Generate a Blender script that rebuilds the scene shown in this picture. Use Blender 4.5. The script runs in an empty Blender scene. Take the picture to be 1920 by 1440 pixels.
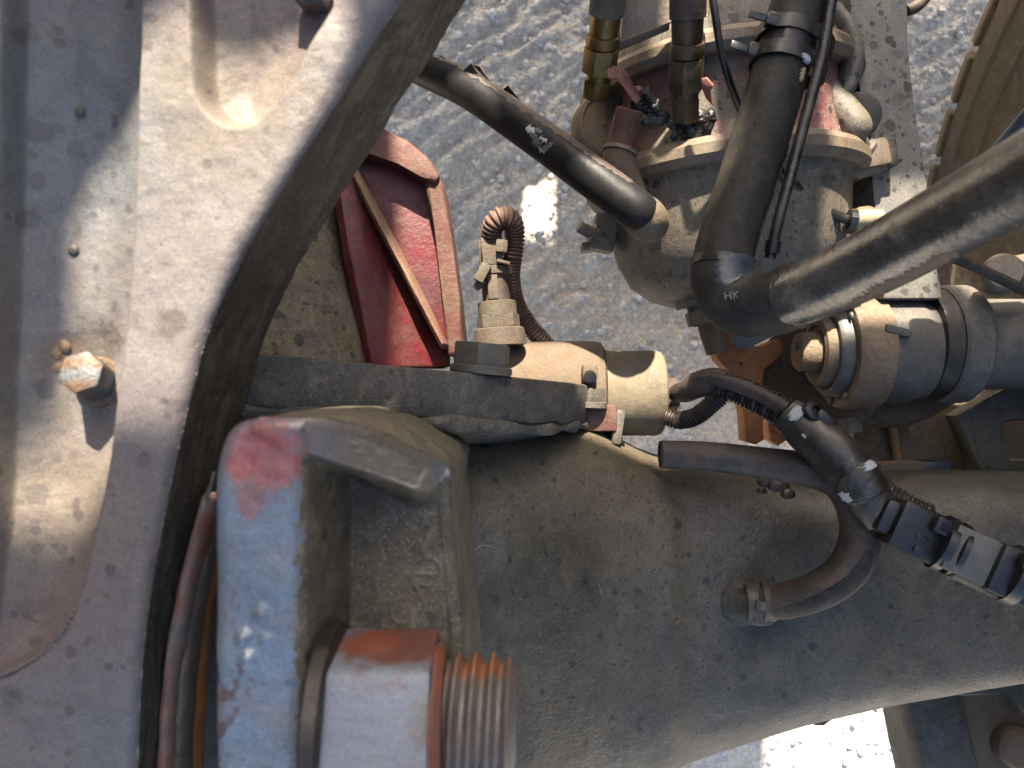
import bpy, bmesh, math, random
import numpy as np
from mathutils import Vector, Matrix, Quaternion

random.seed(7)
rng = np.random.default_rng(7)
S = bpy.context.scene
COL = S.collection

# ------------------------------------------------------------------ camera, sky, sun, exposure
CAM_Z = 1.10                 # the phone is held above the axle and looks straight down
F = 1440.0                   # focal length in photo pixels
cd = bpy.data.cameras.new('camera')
cam = bpy.data.objects.new('camera', cd)
COL.objects.link(cam)
cam.location = (0, 0, CAM_Z)
cd.sensor_width = 36.0
cd.lens = 27.0
cd.clip_start = 0.01
cd.clip_end = 200.0
cd.dof.use_dof = True
cd.dof.focus_distance = 0.56
cd.dof.aperture_fstop = 9.5
S.camera = cam

SUN_DIR = Vector((-0.02, 1.0, 0.70)).normalized()     # towards the sun
SUN_EL = math.asin(SUN_DIR.z)
SUN_AZ = math.atan2(SUN_DIR.x, SUN_DIR.y)
w = bpy.data.worlds.new('World')
S.world = w
w.use_nodes = True
wn = w.node_tree.nodes
sky = wn.new('ShaderNodeTexSky')
sky.sky_type = 'NISHITA'
sky.sun_disc = False
sky.sun_elevation = SUN_EL
sky.sun_rotation = SUN_AZ
sky.air_density = 1.0
sky.dust_density = 4.0
sky.ozone_density = 0.4
bg = wn['Background']
bg.inputs['Strength'].default_value = 0.105
w.node_tree.links.new(sky.outputs[0], bg.inputs[0])
ld = bpy.data.lights.new('sun', 'SUN')
ld.energy = 5.0
ld.angle = math.radians(0.9)
ld.color = (1.0, 0.87, 0.70)
sun = bpy.data.objects.new('sun', ld)
COL.objects.link(sun)
sun.rotation_mode = 'QUATERNION'
sun.rotation_quaternion = SUN_DIR.to_track_quat('Z', 'Y')
sun.location = (-0.5, 3, 4)
S.view_settings.view_transform = 'Standard'
S.view_settings.look = 'None'
S.view_settings.gamma = 1.0
S.view_settings.exposure = 2.4
S.view_settings.use_curve_mapping = False


def P(px, py, d):
    """a point seen at photo pixel (px, py), d metres below the camera"""
    return Vector(((px - 960) / F * d, (720 - py) / F * d, CAM_Z - d))


# ------------------------------------------------------------------ materials
def srgb(r, g, b):
    f = lambda c: (c / 255 / 12.92) if c / 255 <= 0.04045 else ((c / 255 + 0.055) / 1.055) ** 2.4
    return (f(r), f(g), f(b), 1.0)


class NT:
    def __init__(self, nt):
        self.nt = nt

    def new(self, t, **kw):
        n = self.nt.nodes.new(t)
        for k, v in kw.items():
            setattr(n, k, v)
        return n

    def link(self, a, b):
        self.nt.links.new(a, b)

    def noise(self, co, scale, detail=5, rough=0.6, dist=0.0):
        n = self.new('ShaderNodeTexNoise')
        n.inputs['Scale'].default_value = scale
        n.inputs['Detail'].default_value = detail
        n.inputs['Roughness'].default_value = rough
        n.inputs['Distortion'].default_value = dist
        self.link(co, n.inputs['Vector'])
        return n.outputs['Fac']

    def rng(self, v, a, b, c=0.0, d=1.0, smooth=True):
        n = self.new('ShaderNodeMapRange')
        n.interpolation_type = 'SMOOTHSTEP' if smooth else 'LINEAR'
        self.link(v, n.inputs[0])
        for i, q in zip((1, 2, 3, 4), (a, b, c, d)):
            n.inputs[i].default_value = q
        return n.outputs[0]

    def mix(self, fac, a, b, blend='MIX'):
        n = self.new('ShaderNodeMix', data_type='RGBA', blend_type=blend)
        for s, v in ((n.inputs[0], fac), (n.inputs[6], a), (n.inputs[7], b)):
            if hasattr(v, 'is_linked'):
                self.link(v, s)
            else:
                s.default_value = v
        return n.outputs[2]

    def math(self, op, a, b=0.0):
        n = self.new('ShaderNodeMath', operation=op)
        for s, v in ((n.inputs[0], a), (n.inputs[1], b)):
            if hasattr(v, 'is_linked'):
                self.link(v, s)
            else:
                s.default_value = v
        return n.outputs[0]


def M(name, c1, c2, scale=25, rough=(0.6, 0.85), metal=0.0, dust=None, spots=None, chips=None,
      bump=0.5, bscale=220, grain=0.35, gscale=900, stretch=None, coat=0.0, spec=0.5, patches=None, k0=0.47, cloud=0.0):
    """worn, dusty surface: two-tone base, dust film, paint chips, droplet stains, grain, relief"""
    sc_ = lambda c: (c[0] * k0, c[1] * k0, c[2] * k0, 1)
    c1, c2 = sc_(c1), sc_(c2)
    if dust:
        dust = (sc_(dust[0]), *dust[1:])
    if chips:
        chips = (sc_(chips[0]), *chips[1:])
    if spots:
        spots = (sc_(spots[0]), *spots[1:])
    m = bpy.data.materials.new(name)
    m.use_nodes = True
    t = NT(m.node_tree)
    b = m.node_tree.nodes['Principled BSDF']
    tc = t.new('ShaderNodeTexCoord')
    mp = t.new('ShaderNodeMapping')
    mp.inputs['Location'].default_value = [random.uniform(-5, 5) for _ in range(3)]
    if stretch:
        mp.inputs['Scale'].default_value = stretch
    t.link(tc.outputs['Object'], mp.inputs[0])
    co = mp.outputs[0]
    n1 = t.noise(co, scale, 5, 0.65)
    col = t.mix(t.rng(n1, 0.32, 0.68), c1, c2)
    rv = t.rng(n1, 0.3, 0.7, rough[0], rough[1])
    met = None
    if chips:                                           # (colour, threshold, scale)
        n3 = t.noise(co, chips[2], 6, 0.7, 0.6)
        cm = t.rng(n3, chips[1], chips[1] + 0.05)
        col = t.mix(cm, col, chips[0])
    if dust:                                            # (colour, amount, scale)
        n2 = t.noise(co, dust[2], 5, 0.7, 0.3)
        k = 0.75 - 0.5 * dust[1]
        dm = t.math('MULTIPLY', t.rng(n2, k - 0.16, k + 0.16), min(1.0, 0.55 + 0.45 * dust[1]))
        col = t.mix(dm, col, dust[0])
        rv = t.math('MAXIMUM', rv, t.math('MULTIPLY', dm, 0.9))
        if metal > 0:
            met = t.math('MULTIPLY', t.math('SUBTRACT', 1.0, dm), metal)
    for pt in patches or ():                            # worn or painted areas, or painted-in light and shade, with a set place: (world point, radius, colour, scale)
        ge = t.new('ShaderNodeNewGeometry')
        vd = t.new('ShaderNodeVectorMath', operation='DISTANCE')
        t.link(ge.outputs['Position'], vd.inputs[0])
        vd.inputs[1].default_value = tuple(pt[0])
        nz_ = t.noise(co, pt[3], 6, 0.7, 0.5)
        dd = t.math('ADD', t.math('DIVIDE', vd.outputs['Value'], pt[1]), t.math('MULTIPLY', t.math('SUBTRACT', nz_, 0.5), 1.9))
        sf = pt[4] if len(pt) > 4 else 0.1
        pm = t.math('MULTIPLY', t.rng(dd, 1 + sf, 1 - sf), pt[5] if len(pt) > 5 else 1.0)
        col = t.mix(pm, col, sc_(pt[2]))
    g = t.noise(co, gscale, 2, 0.7)
    col = t.mix(1.0, col, t.mix(t.rng(g, 0.3, 0.7, smooth=False), (1 - grain,) * 3 + (1,), (1 + grain,) * 3 + (1,)), 'MULTIPLY')
    if cloud:
        cl_ = t.noise(co, 75, 8, 0.78, 0.8)
        col = t.mix(t.rng(cl_, 0.47, 0.62, 0.0, cloud), col, sc_((0.42, 0.375, 0.29, 1)))
        cl2 = t.noise(co, 38, 7, 0.75, 0.5)
        col = t.mix(t.rng(cl2, 0.53, 0.63, 0.0, cloud * 0.9), col, sc_((0.055, 0.05, 0.042, 1)))
        sk = t.noise(co, 950, 2, 0.5)
        col = t.mix(t.rng(sk, 0.60, 0.68, 0.0, cloud), col, sc_((0.62, 0.57, 0.47, 1)))
        col = t.mix(t.rng(sk, 0.38, 0.30, 0.0, cloud * 1.3), col, sc_((0.04, 0.038, 0.034, 1)))
    if spots:                                           # (colour, scale, size, strength)
        wob = t.new('ShaderNodeMixRGB')
        nn = t.new('ShaderNodeTexNoise')
        nn.inputs['Scale'].default_value = spots[1] * 2.2
        t.link(co, nn.inputs['Vector'])
        wob.inputs[0].default_value = 0.006
        t.link(co, wob.inputs[1])
        t.link(nn.outputs['Color'], wob.inputs[2])
        for sc, sz in ((spots[1] * 1.3, spots[2]), (spots[1] * 3.1, spots[2])):
            v = t.new('ShaderNodeTexVoronoi')
            v.inputs['Scale'].default_value = sc
            t.link(wob.outputs[0], v.inputs['Vector'])
            sp = t.new('ShaderNodeSeparateColor')
            t.link(v.outputs['Color'], sp.inputs[0])
            rad = t.math('MULTIPLY', t.rng(sp.outputs[0], 0.35, 1.0, 0.0, 1.0, False), sz)
            df = t.math('SUBTRACT', rad, v.outputs['Distance'])
            sm = t.math('MULTIPLY', t.math('MULTIPLY', t.rng(df, -0.02, 0.05), t.rng(sp.outputs[1], 0.0, 1.0, 0.45, 1.0)), spots[3])
            col = t.mix(sm, col, spots[0])
    t.link(col, b.inputs['Base Color'])
    t.link(rv, b.inputs['Roughness'])
    if met is not None:
        t.link(met, b.inputs['Metallic'])
    else:
        b.inputs['Metallic'].default_value = metal
    b.inputs['Coat Weight'].default_value = coat
    b.inputs['Specular IOR Level'].default_value = spec
    if bump:
        h1 = t.noise(co, bscale, 4, 0.65)
        h2 = t.noise(co, bscale * 0.18, 3, 0.6)
        bp = t.new('ShaderNodeBump')
        bp.inputs['Strength'].default_value = bump
        bp.inputs['Distance'].default_value = 0.0012
        t.link(t.math('ADD', h1, t.math('MULTIPLY', h2, 1.2)), bp.inputs['Height'])
        t.link(bp.outputs[0], b.inputs['Normal'])
    return m


DUST = (0.33, 0.265, 0.165, 1)
DUSTD = (0.195, 0.16, 0.10, 1)
DUSTG = (0.265, 0.25, 0.215, 1)
OIL = (0.035, 0.033, 0.032, 1)
MT = {}
MT['cast'] = M('grey_casting', (0.225, 0.20, 0.205, 1), (0.305, 0.275, 0.275, 1), 14, (0.45, 0.75), 0, ((0.33, 0.30, 0.275, 1), 0.35, 45),
               ((0.12, 0.10, 0.10, 1), 40, 0.36, 0.7), None, 0.3, 900, 0.28, 1100,
               patches=[(P(320, 605, 0.32), 0.0065, (0.17, 0.14, 0.13, 1), 120, 0.3, 0.8), (P(170, 645, 0.335), 0.012, (0.10, 0.08, 0.07, 1), 150, 0.4, 0.9), (P(110, 675, 0.335), 0.010, (0.16, 0.09, 0.06, 1), 150, 0.4, 0.8),
                        (P(60, 1120, 0.335), 0.05, (0.28, 0.185, 0.195, 1), 30, 0.8, 0.7), (P(480, 20, 0.333), 0.03, (0.29, 0.185, 0.21, 1), 40, 0.8, 0.7), (P(330, 1000, 0.32), 0.05, (0.27, 0.215, 0.235, 1), 40, 0.8, 0.6), (P(120, 250, 0.336), 0.05, (0.22, 0.26, 0.29, 1), 30, 0.8, 0.7), (P(60, 930, 0.336), 0.045, (0.36, 0.31, 0.21, 1), 40, 0.8, 0.6), (P(450, 170, 0.333), 0.035, (0.30, 0.25, 0.17, 1), 60, 0.6, 0.6), (P(200, 1400, 0.32), 0.04, (0.21, 0.25, 0.30, 1), 40, 0.8, 0.6)], k0=0.36, cloud=0.2)  # yellow patches paint in sunlight, purple and blue ones shade
MT['cast_wall'] = M('dirty_shaded_casting_side', (0.075, 0.062, 0.046, 1), (0.12, 0.10, 0.072, 1), 30, (0.6, 0.85), 0, (DUSTD, 0.35, 45),
                    (OIL, 60, 0.2, 0.7), ((0.04, 0.036, 0.03, 1), 0.58, 30), 0.8, 300, 0.4, 1100, (1, 0.35, 1), k0=0.33, cloud=0.5)  # dirt brown, darkened to paint in the shade on the wall
MT['barrel'] = M('dusty_barrel', (0.16, 0.13, 0.09, 1), (0.22, 0.175, 0.12, 1), 30, (0.6, 0.85), 0, (DUST, 0.4, 50), (OIL, 60, 0.45, 0.8), None, 0.6, 260, 0.4, 1100, k0=0.40, cloud=0.5)
MT['pad'] = M('worn_blue_grey_paint', (0.25, 0.33, 0.43, 1), (0.20, 0.26, 0.34, 1), 30, (0.22, 0.45), 0.1, (DUSTG, 0.3, 60),
              ((0.08, 0.06, 0.06, 1), 60, 0.2, 0.7), ((0.16, 0.10, 0.10, 1), 0.60, 26), 0.5, 200, 0.3, 900, patches=[(P(500, 800, 0.28), 0.022, (0.25, 0.19, 0.20, 1), 60, 0.5, 0.9), (P(640, 820, 0.30), 0.024, (0.22, 0.17, 0.15, 1), 60, 0.5, 0.9), (P(740, 860, 0.315), 0.026, (0.23, 0.185, 0.14, 1), 60, 0.5, 0.9), (P(500, 855, 0.28), 0.0125, (0.50, 0.13, 0.11, 1), 210, 0.22, 0.85), (P(455, 870, 0.28), 0.006, (0.55, 0.14, 0.12, 1), 160, 0.22, 0.85), (P(470, 938, 0.28), 0.006, (0.40, 0.14, 0.13, 1), 160, 0.3, 0.7)], cloud=0.12, coat=0.25)
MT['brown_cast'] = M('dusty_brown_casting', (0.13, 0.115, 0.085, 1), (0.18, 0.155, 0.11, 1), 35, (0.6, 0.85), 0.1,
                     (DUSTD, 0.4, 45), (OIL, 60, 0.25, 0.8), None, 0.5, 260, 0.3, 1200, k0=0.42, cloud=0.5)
TAN_ = (0.36, 0.29, 0.18, 1)
MT['axle'] = M('dusty_dark_axle_steel', (0.105, 0.105, 0.088, 1), (0.155, 0.15, 0.12, 1), 16, (0.36, 0.6), 0.0,
               ((0.225, 0.20, 0.145, 1), 0.36, 30), (OIL, 80, 0.36, 0.8), ((0.10, 0.095, 0.088, 1), 0.56, 14), 0.6, 420, 0.6, 1300,
               patches=[(P(1130, 850, 0.55), 0.060, TAN_, 40, 0.8, 0.85), (P(1230, 1000, 0.56), 0.05, TAN_, 40, 0.9, 0.65), (P(950, 830, 0.47), 0.05, TAN_, 45, 0.8, 0.55),
                        (P(1290, 1400, 0.6), 0.07, TAN_, 40, 0.8, 0.75), (P(1700, 1270, 0.58), 0.06, TAN_, 50, 0.8, 0.6), (P(930, 1030, 0.46), 0.02, (0.36, 0.35, 0.33, 1), 110, 0.25, 0.35),
                        (P(1260, 1140, 0.56), 0.012, (0.03, 0.03, 0.03, 1), 160, 0.4, 0.8), (P(1400, 1150, 0.555), 0.022, (0.04, 0.04, 0.04, 1), 80, 0.6, 0.85), (P(1480, 930, 0.55), 0.05, (0.10, 0.085, 0.06, 1), 50, 0.6, 0.6),
                        (P(1330, 890, 0.55), 0.035, (0.20, 0.12, 0.11, 1), 60, 0.6, 0.6)], k0=0.235, cloud=0.34)
MT['axle_flange'] = M('dusty_dark_flange', (0.10, 0.098, 0.092, 1), (0.14, 0.133, 0.118, 1), 25, (0.6, 0.85), 0.0,
                      ((0.19, 0.165, 0.125, 1), 0.35, 35), (OIL, 50, 0.40, 0.8), None, 0.6, 300, 0.4, 1300, k0=0.33, cloud=0.4)
MT['red'] = M('red_paint', (0.30, 0.022, 0.034, 1), (0.17, 0.02, 0.03, 1), 30, (0.4, 0.65), 0.0, ((0.21, 0.12, 0.085, 1), 0.25, 25),
              (OIL, 50, 0.25, 0.8), None, 0.45, 300, 0.25, 1300, k0=0.34, cloud=0.12)
MT['red_dusty'] = M('dusty_red_paint', (0.22, 0.055, 0.038, 1), (0.15, 0.045, 0.035, 1), 30, (0.6, 0.85), 0.0,
                    ((0.26, 0.17, 0.10, 1), 0.38, 40), None, None, 0.5, 300, 0.3, 1300, cloud=0.12, k0=0.36)
MT['rib'] = M('dusted_red_rib', (0.22, 0.05, 0.04, 1), (0.30, 0.17, 0.11, 1), 30, (0.6, 0.85), 0.0, ((0.36, 0.25, 0.16, 1), 0.45, 28), None, None, 0.5, 300, 0.3, 1300)
MT['tan'] = M('tan_dust_coat', (0.27, 0.185, 0.115, 1), (0.33, 0.235, 0.15, 1), 40, (0.75, 0.95), 0.0, None,
              ((0.12, 0.085, 0.06, 1), 55, 0.16, 0.7), None, 0.6, 260, 0.22, 1300, cloud=0.28, k0=0.3)
MT['tan_dark'] = M('brown_dust_coat', (0.19, 0.14, 0.095, 1), (0.25, 0.185, 0.125, 1), 50, (0.7, 0.9), 0.0, None,
                   None, None, 0.5, 300, 0.25, 1300, cloud=0.28, k0=0.3)
MT['cap'] = M('dusty_black_cap', (0.10, 0.085, 0.07, 1), (0.16, 0.13, 0.10, 1), 30, (0.5, 0.75), 0.0, (DUST, 0.8, 30),
              None, None, 0.3, 300, 0.2, 1300, k0=0.40, cloud=0.28)
MT['chamber'] = M('dusty_grey_chamber', (0.20, 0.175, 0.135, 1), (0.25, 0.215, 0.16, 1), 16, (0.5, 0.75), 0.0,
                  ((0.25, 0.21, 0.155, 1), 0.4, 25), (OIL, 75, 0.40, 0.85), None, 0.3, 300, 0.25, 1500, k0=0.38, cloud=0.5)
MT['chamber_red'] = M('chamber_red_overspray', (0.17, 0.15, 0.12, 1), (0.21, 0.18, 0.14, 1), 16, (0.45, 0.7), 0.0,
                      ((0.25, 0.20, 0.15, 1), 0.35, 25), (OIL, 75, 0.40, 0.85), ((0.28, 0.08, 0.085, 1), 0.47, 16), 0.35, 300, 0.25, 1500, k0=0.40, cloud=0.5)
MT['band'] = M('dusty_clamp_band', (0.30, 0.23, 0.17, 1), (0.24, 0.17, 0.13, 1), 30, (0.4, 0.7), 0.2, (DUST, 0.5, 30),
               None, ((0.25, 0.09, 0.09, 1), 0.62, 18), 0.35, 300, 0.25, 1300, cloud=0.28, k0=0.38)
MT['plate'] = M('dusty_grey_plate', (0.205, 0.20, 0.185, 1), (0.235, 0.225, 0.205, 1), 10, (0.65, 0.85), 0.0,
                ((0.25, 0.235, 0.205, 1), 0.4, 18), ((0.045, 0.043, 0.04, 1), 62, 0.52, 0.95), None, 0.25, 350, 0.2, 1500, cloud=0.5)
MT['plate_side'] = M('brown_steel', (0.14, 0.10, 0.055, 1), (0.19, 0.14, 0.08, 1), 25, (0.6, 0.85), 0.0, (DUSTD, 0.3, 30),
                     (OIL, 60, 0.2, 0.7), None, 0.45, 300, 0.3, 1300, cloud=0.28)
MT['hose'] = M('black_rubber_hose', (0.022, 0.024, 0.028, 1), (0.035, 0.036, 0.040, 1), 25, (0.42, 0.6), 0.0,
               ((0.06, 0.05, 0.04, 1), 0.12, 22), None, None, 0.2, 300, 0.25, 1400, spec=0.16, cloud=0.03, k0=0.25)
MT['hose_dusty'] = M('dusty_black_hose', (0.035, 0.036, 0.037, 1), (0.06, 0.057, 0.05, 1), 25, (0.5, 0.7), 0.0,
                     ((0.19, 0.155, 0.115, 1), 0.28, 24), None, None, 0.3, 350, 0.35, 1200, spec=0.16, cloud=0.07, k0=0.36)
MT['hose_brown'] = M('brown_dusted_hose', (0.05, 0.035, 0.03, 1), (0.085, 0.055, 0.045, 1), 30, (0.5, 0.75), 0.0,
                     ((0.19, 0.125, 0.085, 1), 0.42, 35), None, None, 0.35, 320, 0.3, 1300, cloud=0.1, k0=0.36)
MT['conduit_red'] = M('red_brown_conduit', (0.10, 0.045, 0.03, 1), (0.17, 0.085, 0.055, 1), 40, (0.5, 0.75), 0.0,
                      ((0.26, 0.165, 0.10, 1), 0.4, 35), None, None, 0.3, 320, 0.3, 1300)
MT['conduit'] = M('black_conduit', (0.022, 0.018, 0.017, 1), (0.05, 0.036, 0.03, 1), 40, (0.35, 0.6), 0.0,
                  ((0.15, 0.10, 0.07, 1), 0.25, 30), None, None, 0.25, 320, 0.3, 1300, cloud=0.1, k0=0.36)
MT['tape'] = M('black_glossy_tape', (0.012, 0.012, 0.013, 1), (0.03, 0.027, 0.025, 1), 30, (0.22, 0.45), 0.0,
               ((0.14, 0.11, 0.08, 1), 0.22, 30), None, None, 0.5, 180, 0.3, 1300, k0=0.35, cloud=0.1)
MT['plastic'] = M('black_plastic', (0.012, 0.012, 0.014, 1), (0.022, 0.022, 0.023, 1), 40, (0.25, 0.45), 0.0,
                  ((0.16, 0.12, 0.08, 1), 0.15, 35), None, None, 0.2, 300, 0.2, 1300, k0=0.36)
MT['plastic_grey'] = M('grey_plastic', (0.11, 0.11, 0.105, 1), (0.14, 0.135, 0.125, 1), 40, (0.45, 0.6), 0.0, (DUSTG, 0.3, 40),
                       None, None, 0.2, 300, 0.2, 1300)
MT['pipe'] = M('dull_black_steel_pipe', (0.17, 0.178, 0.19, 1), (0.26, 0.255, 0.245, 1), 20, (0.18, 0.34), 0.7,
               ((0.40, 0.35, 0.27, 1), 0.34, 26), None, None, 0.22, 350, 0.5, 1000, (0.5, 1, 1), cloud=0.1)
MT['brass'] = M('brass', (0.36, 0.235, 0.065, 1), (0.27, 0.17, 0.045, 1), 45, (0.28, 0.5), 0.85, ((0.20, 0.14, 0.07, 1), 0.35, 45),
                None, None, 0.25, 280, 0.25, 1200)
MT['brass_dark'] = M('tarnished_brass', (0.17, 0.12, 0.05, 1), (0.10, 0.07, 0.035, 1), 45, (0.3, 0.55), 0.7, ((0.17, 0.125, 0.075, 1), 0.4, 45),
                     None, None, 0.25, 280, 0.25, 1200)
MT['rust'] = M('orange_rust', (0.55, 0.22, 0.055, 1), (0.38, 0.14, 0.04, 1), 45, (0.75, 0.95), 0.0, ((0.33, 0.22, 0.13, 1), 0.25, 40),
               None, None, 0.6, 320, 0.3, 1300, cloud=0.12)
MT['rust_red'] = M('rusty_plate', (0.24, 0.085, 0.06, 1), (0.17, 0.13, 0.13, 1), 55, (0.5, 0.8), 0.0, ((0.16, 0.17, 0.19, 1), 0.35, 60),
                   None, ((0.09, 0.05, 0.04, 1), 0.6, 60), 0.5, 300, 0.3, 1300, cloud=0.12)
MT['steel_worn'] = M('worn_grey_steel', (0.13, 0.125, 0.118, 1), (0.20, 0.185, 0.165, 1), 35, (0.5, 0.75), 0.2, ((0.22, 0.2, 0.175, 1), 0.35, 40),
                     (OIL, 60, 0.2, 0.7), ((0.22, 0.12, 0.07, 1), 0.66, 25), 0.55, 320, 0.35, 1500, k0=0.42, cloud=0.28)
MT['steel_rust'] = M('brown_rust_steel', (0.20, 0.12, 0.065, 1), (0.27, 0.185, 0.11, 1), 40, (0.6, 0.85), 0.1, (DUST, 0.3, 40),
                     None, None, 0.55, 300, 0.35, 1300, cloud=0.28)
MT['steel_dark'] = M('dark_greasy_steel', (0.035, 0.03, 0.026, 1), (0.065, 0.052, 0.042, 1), 40, (0.35, 0.6), 0.2, (DUSTD, 0.2, 40),
                     None, None, 0.4, 300, 0.3, 1300, k0=0.35)
MT['bolt'] = M('dusty_bolt_steel', (0.15, 0.14, 0.115, 1), (0.20, 0.18, 0.14, 1), 45, (0.5, 0.75), 0.1, (DUSTD, 0.35, 50),
               None, None, 0.45, 350, 0.35, 1400, k0=0.38, cloud=0.28)
MT['bolt_blue'] = M('zinc_bolt_rusty', (0.22, 0.25, 0.27, 1), (0.15, 0.16, 0.165, 1), 45, (0.4, 0.65), 0.25, (DUSTG, 0.25, 50),
                    None, ((0.22, 0.12, 0.06, 1), 0.52, 90), 0.7, 280, 0.3, 1300, k0=0.36)
MT['nut_red'] = M('nut_red_and_bare', (0.22, 0.26, 0.34, 1), (0.28, 0.32, 0.40, 1), 20, (0.4, 0.65), 0.15, (DUSTG, 0.2, 40),
                  None, None, 0.4, 220, 0.25, 1200, patches=[((-0.042, -0.099, 0.80), 0.021, (0.20, 0.06, 0.045, 1), 60, 0.25, 0.95), ((-0.055, -0.099, 0.80), 0.010, (0.34, 0.085, 0.045, 1), 90, 0.4, 0.9), ((-0.026, -0.125, 0.82), 0.012, (0.20, 0.15, 0.11, 1), 60, 0.4, 0.9)], cloud=0.12)
MT['nut_rust'] = M('nut_red_rust', (0.27, 0.075, 0.035, 1), (0.16, 0.07, 0.055, 1), 35, (0.6, 0.85), 0.0, (DUSTD, 0.25, 40),
                   None, None, 0.5, 220, 0.3, 1200)
MT['thread'] = M('rusty_thread', (0.27, 0.255, 0.25, 1), (0.17, 0.14, 0.13, 1), 30, (0.4, 0.7), 0.25, ((0.26, 0.17, 0.12, 1), 0.25, 50),
                 None, None, 0.4, 280, 0.3, 1200, patches=[((-0.012, -0.1075, 0.800), 0.0115, (0.46, 0.17, 0.06, 1), 140, 0.45, 0.9), ((-0.03, -0.12, 0.83), 0.014, (0.12, 0.085, 0.07, 1), 100, 0.5, 0.8)], cloud=0.12)
MT['tyre'] = M('dusty_tyre_rubber', (0.13, 0.085, 0.04, 1), (0.22, 0.15, 0.075, 1), 9, (0.75, 0.95), 0.0, ((0.23, 0.165, 0.09, 1), 0.35, 9),
               None, ((0.06, 0.045, 0.03, 1), 0.54, 9), 0.4, 160, 0.25, 900, cloud=0.35, k0=0.27)  # rubber darkened to paint in the shade inside the wheel
MT['tyre_bounce'] = M('dusty_bounce_lit_tread', (0.24, 0.16, 0.085, 1), (0.17, 0.11, 0.055, 1), 20, (0.75, 0.95), 0.0, ((0.30, 0.215, 0.12, 1), 0.4, 30), None, ((0.07, 0.05, 0.03, 1), 0.6, 25), 0.5, 160, 0.3, 900, cloud=0.3)  # dust, made lighter tan to paint in bounced light on the tread
MT['pink'] = M('torn_pink_tape', (0.42, 0.16, 0.13, 1), (0.32, 0.12, 0.10, 1), 70, (0.6, 0.85), 0.0, (DUST, 0.25, 60),
               None, None, 0.5, 260, 0.3, 1300)
MT['scratch'] = M('pale_scratch', (0.40, 0.39, 0.37, 1), (0.3, 0.29, 0.27, 1), 60, (0.6, 0.8), 0.0, None, None, None, 0, 300, 0.15, 900)
MT['white'] = M('white_paint_chip', (0.62, 0.66, 0.68, 1), (0.5, 0.54, 0.57, 1), 60, (0.5, 0.7), 0.0, None, None, None, 0.3, 300, 0.15, 900)
MT['cream'] = M('cream_plastic', (0.5, 0.42, 0.24, 1), (0.42, 0.35, 0.2, 1), 60, (0.5, 0.7), 0.0, None, None, None, 0.3, 300, 0.15, 900)
MT['blue_paint'] = M('blue_black_plastic', (0.045, 0.06, 0.085, 1), (0.07, 0.09, 0.12, 1), 50, (0.3, 0.5), 0.0, (DUSTD, 0.15, 40),
                     None, None, 0.3, 300, 0.25, 1300)
MT['panel'] = M('dark_shade_panel', (0.2, 0.18, 0.15, 1), (0.25, 0.22, 0.18, 1), 3, (0.4, 0.6), 0.0, None, None, None, 0.1, 60, 0.05, 200)  # dark finish of the added unseen shade panels


# ------------------------------------------------------------------ builders
def thing(name, label, cat, loc=(0, 0, 0), group=None):
    o = bpy.data.objects.new(name, None)
    o.empty_display_size = 0.02
    COL.objects.link(o)
    o.location = loc
    o['label'] = label
    o['category'] = cat
    if group:
        o['group'] = group
    return o


def tag(o, label, cat, group=None):
    o['label'] = label
    o['category'] = cat
    if group:
        o['group'] = group
    return o


def root_loc(o):
    v = Vector((0, 0, 0))
    while o is not None:
        v += Vector(o.location)
        o = o.parent
    return v


def add(name, verts, faces, mat, parent=None, angle=38, smooth=True):
    V = np.array([tuple(v) for v in verts], dtype=float)
    c = (V.min(0) + V.max(0)) / 2
    me = bpy.data.meshes.new(name)
    me.from_pydata((V - c).tolist(), [], faces)
    me.validate()
    bm = bmesh.new()
    bm.from_mesh(me)
    bmesh.ops.recalc_face_normals(bm, faces=bm.faces)
    bm.to_mesh(me)
    bm.free()
    me.materials.append(MT[mat])
    if smooth:
        me.shade_smooth()
        me.set_sharp_from_angle(angle=math.radians(angle))
    o = bpy.data.objects.new(name, me)
    COL.objects.link(o)
    if parent is not None:
        o.parent = parent
        o.location = Vector(c) - root_loc(parent)
    else:
        o.location = Vector(c)
    return o


def add_bm(name, bm, mat, parent=None, angle=38):
    bm.verts.index_update()
    v = [x.co.copy() for x in bm.verts]
    f = [[q.index for q in x.verts] for x in bm.faces]
    bm.free()
    return add(name, v, f, mat, parent, angle)


def catmull(pts, n):
    A = np.array(pts, dtype=float)
    A = np.vstack([2 * A[0] - A[1], A, 2 * A[-1] - A[-2]])
    out = []
    for i in range(1, len(A) - 2):
        p0, p1, p2, p3 = A[i - 1:i + 3]
        for t in np.linspace(0, 1, n, endpoint=False):
            out.append(0.5 * ((2 * p1) + (-p0 + p2) * t + (2 * p0 - 5 * p1 + 4 * p2 - p3) * t * t + (-p0 + 3 * p1 - 3 * p2 + p3) * t ** 3))
    out.append(A[-2])
    return np.array(out)


def frames(C):
    T = np.gradient(C, axis=0)
    T /= np.linalg.norm(T, axis=1)[:, None] + 1e-12
    u = np.cross(T[0], (0.0, 0.0, 1.0))
    if np.linalg.norm(u) < 1e-3:
        u = np.cross(T[0], (0.0, 1.0, 0.0))
    u /= np.linalg.norm(u)
    U = [u]
    for i in range(1, len(C)):
        u = U[-1] - T[i] * np.dot(U[-1], T[i])
        u /= np.linalg.norm(u) + 1e-12
        U.append(u)
    U = np.array(U)
    return T, U, np.cross(T, U)


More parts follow.
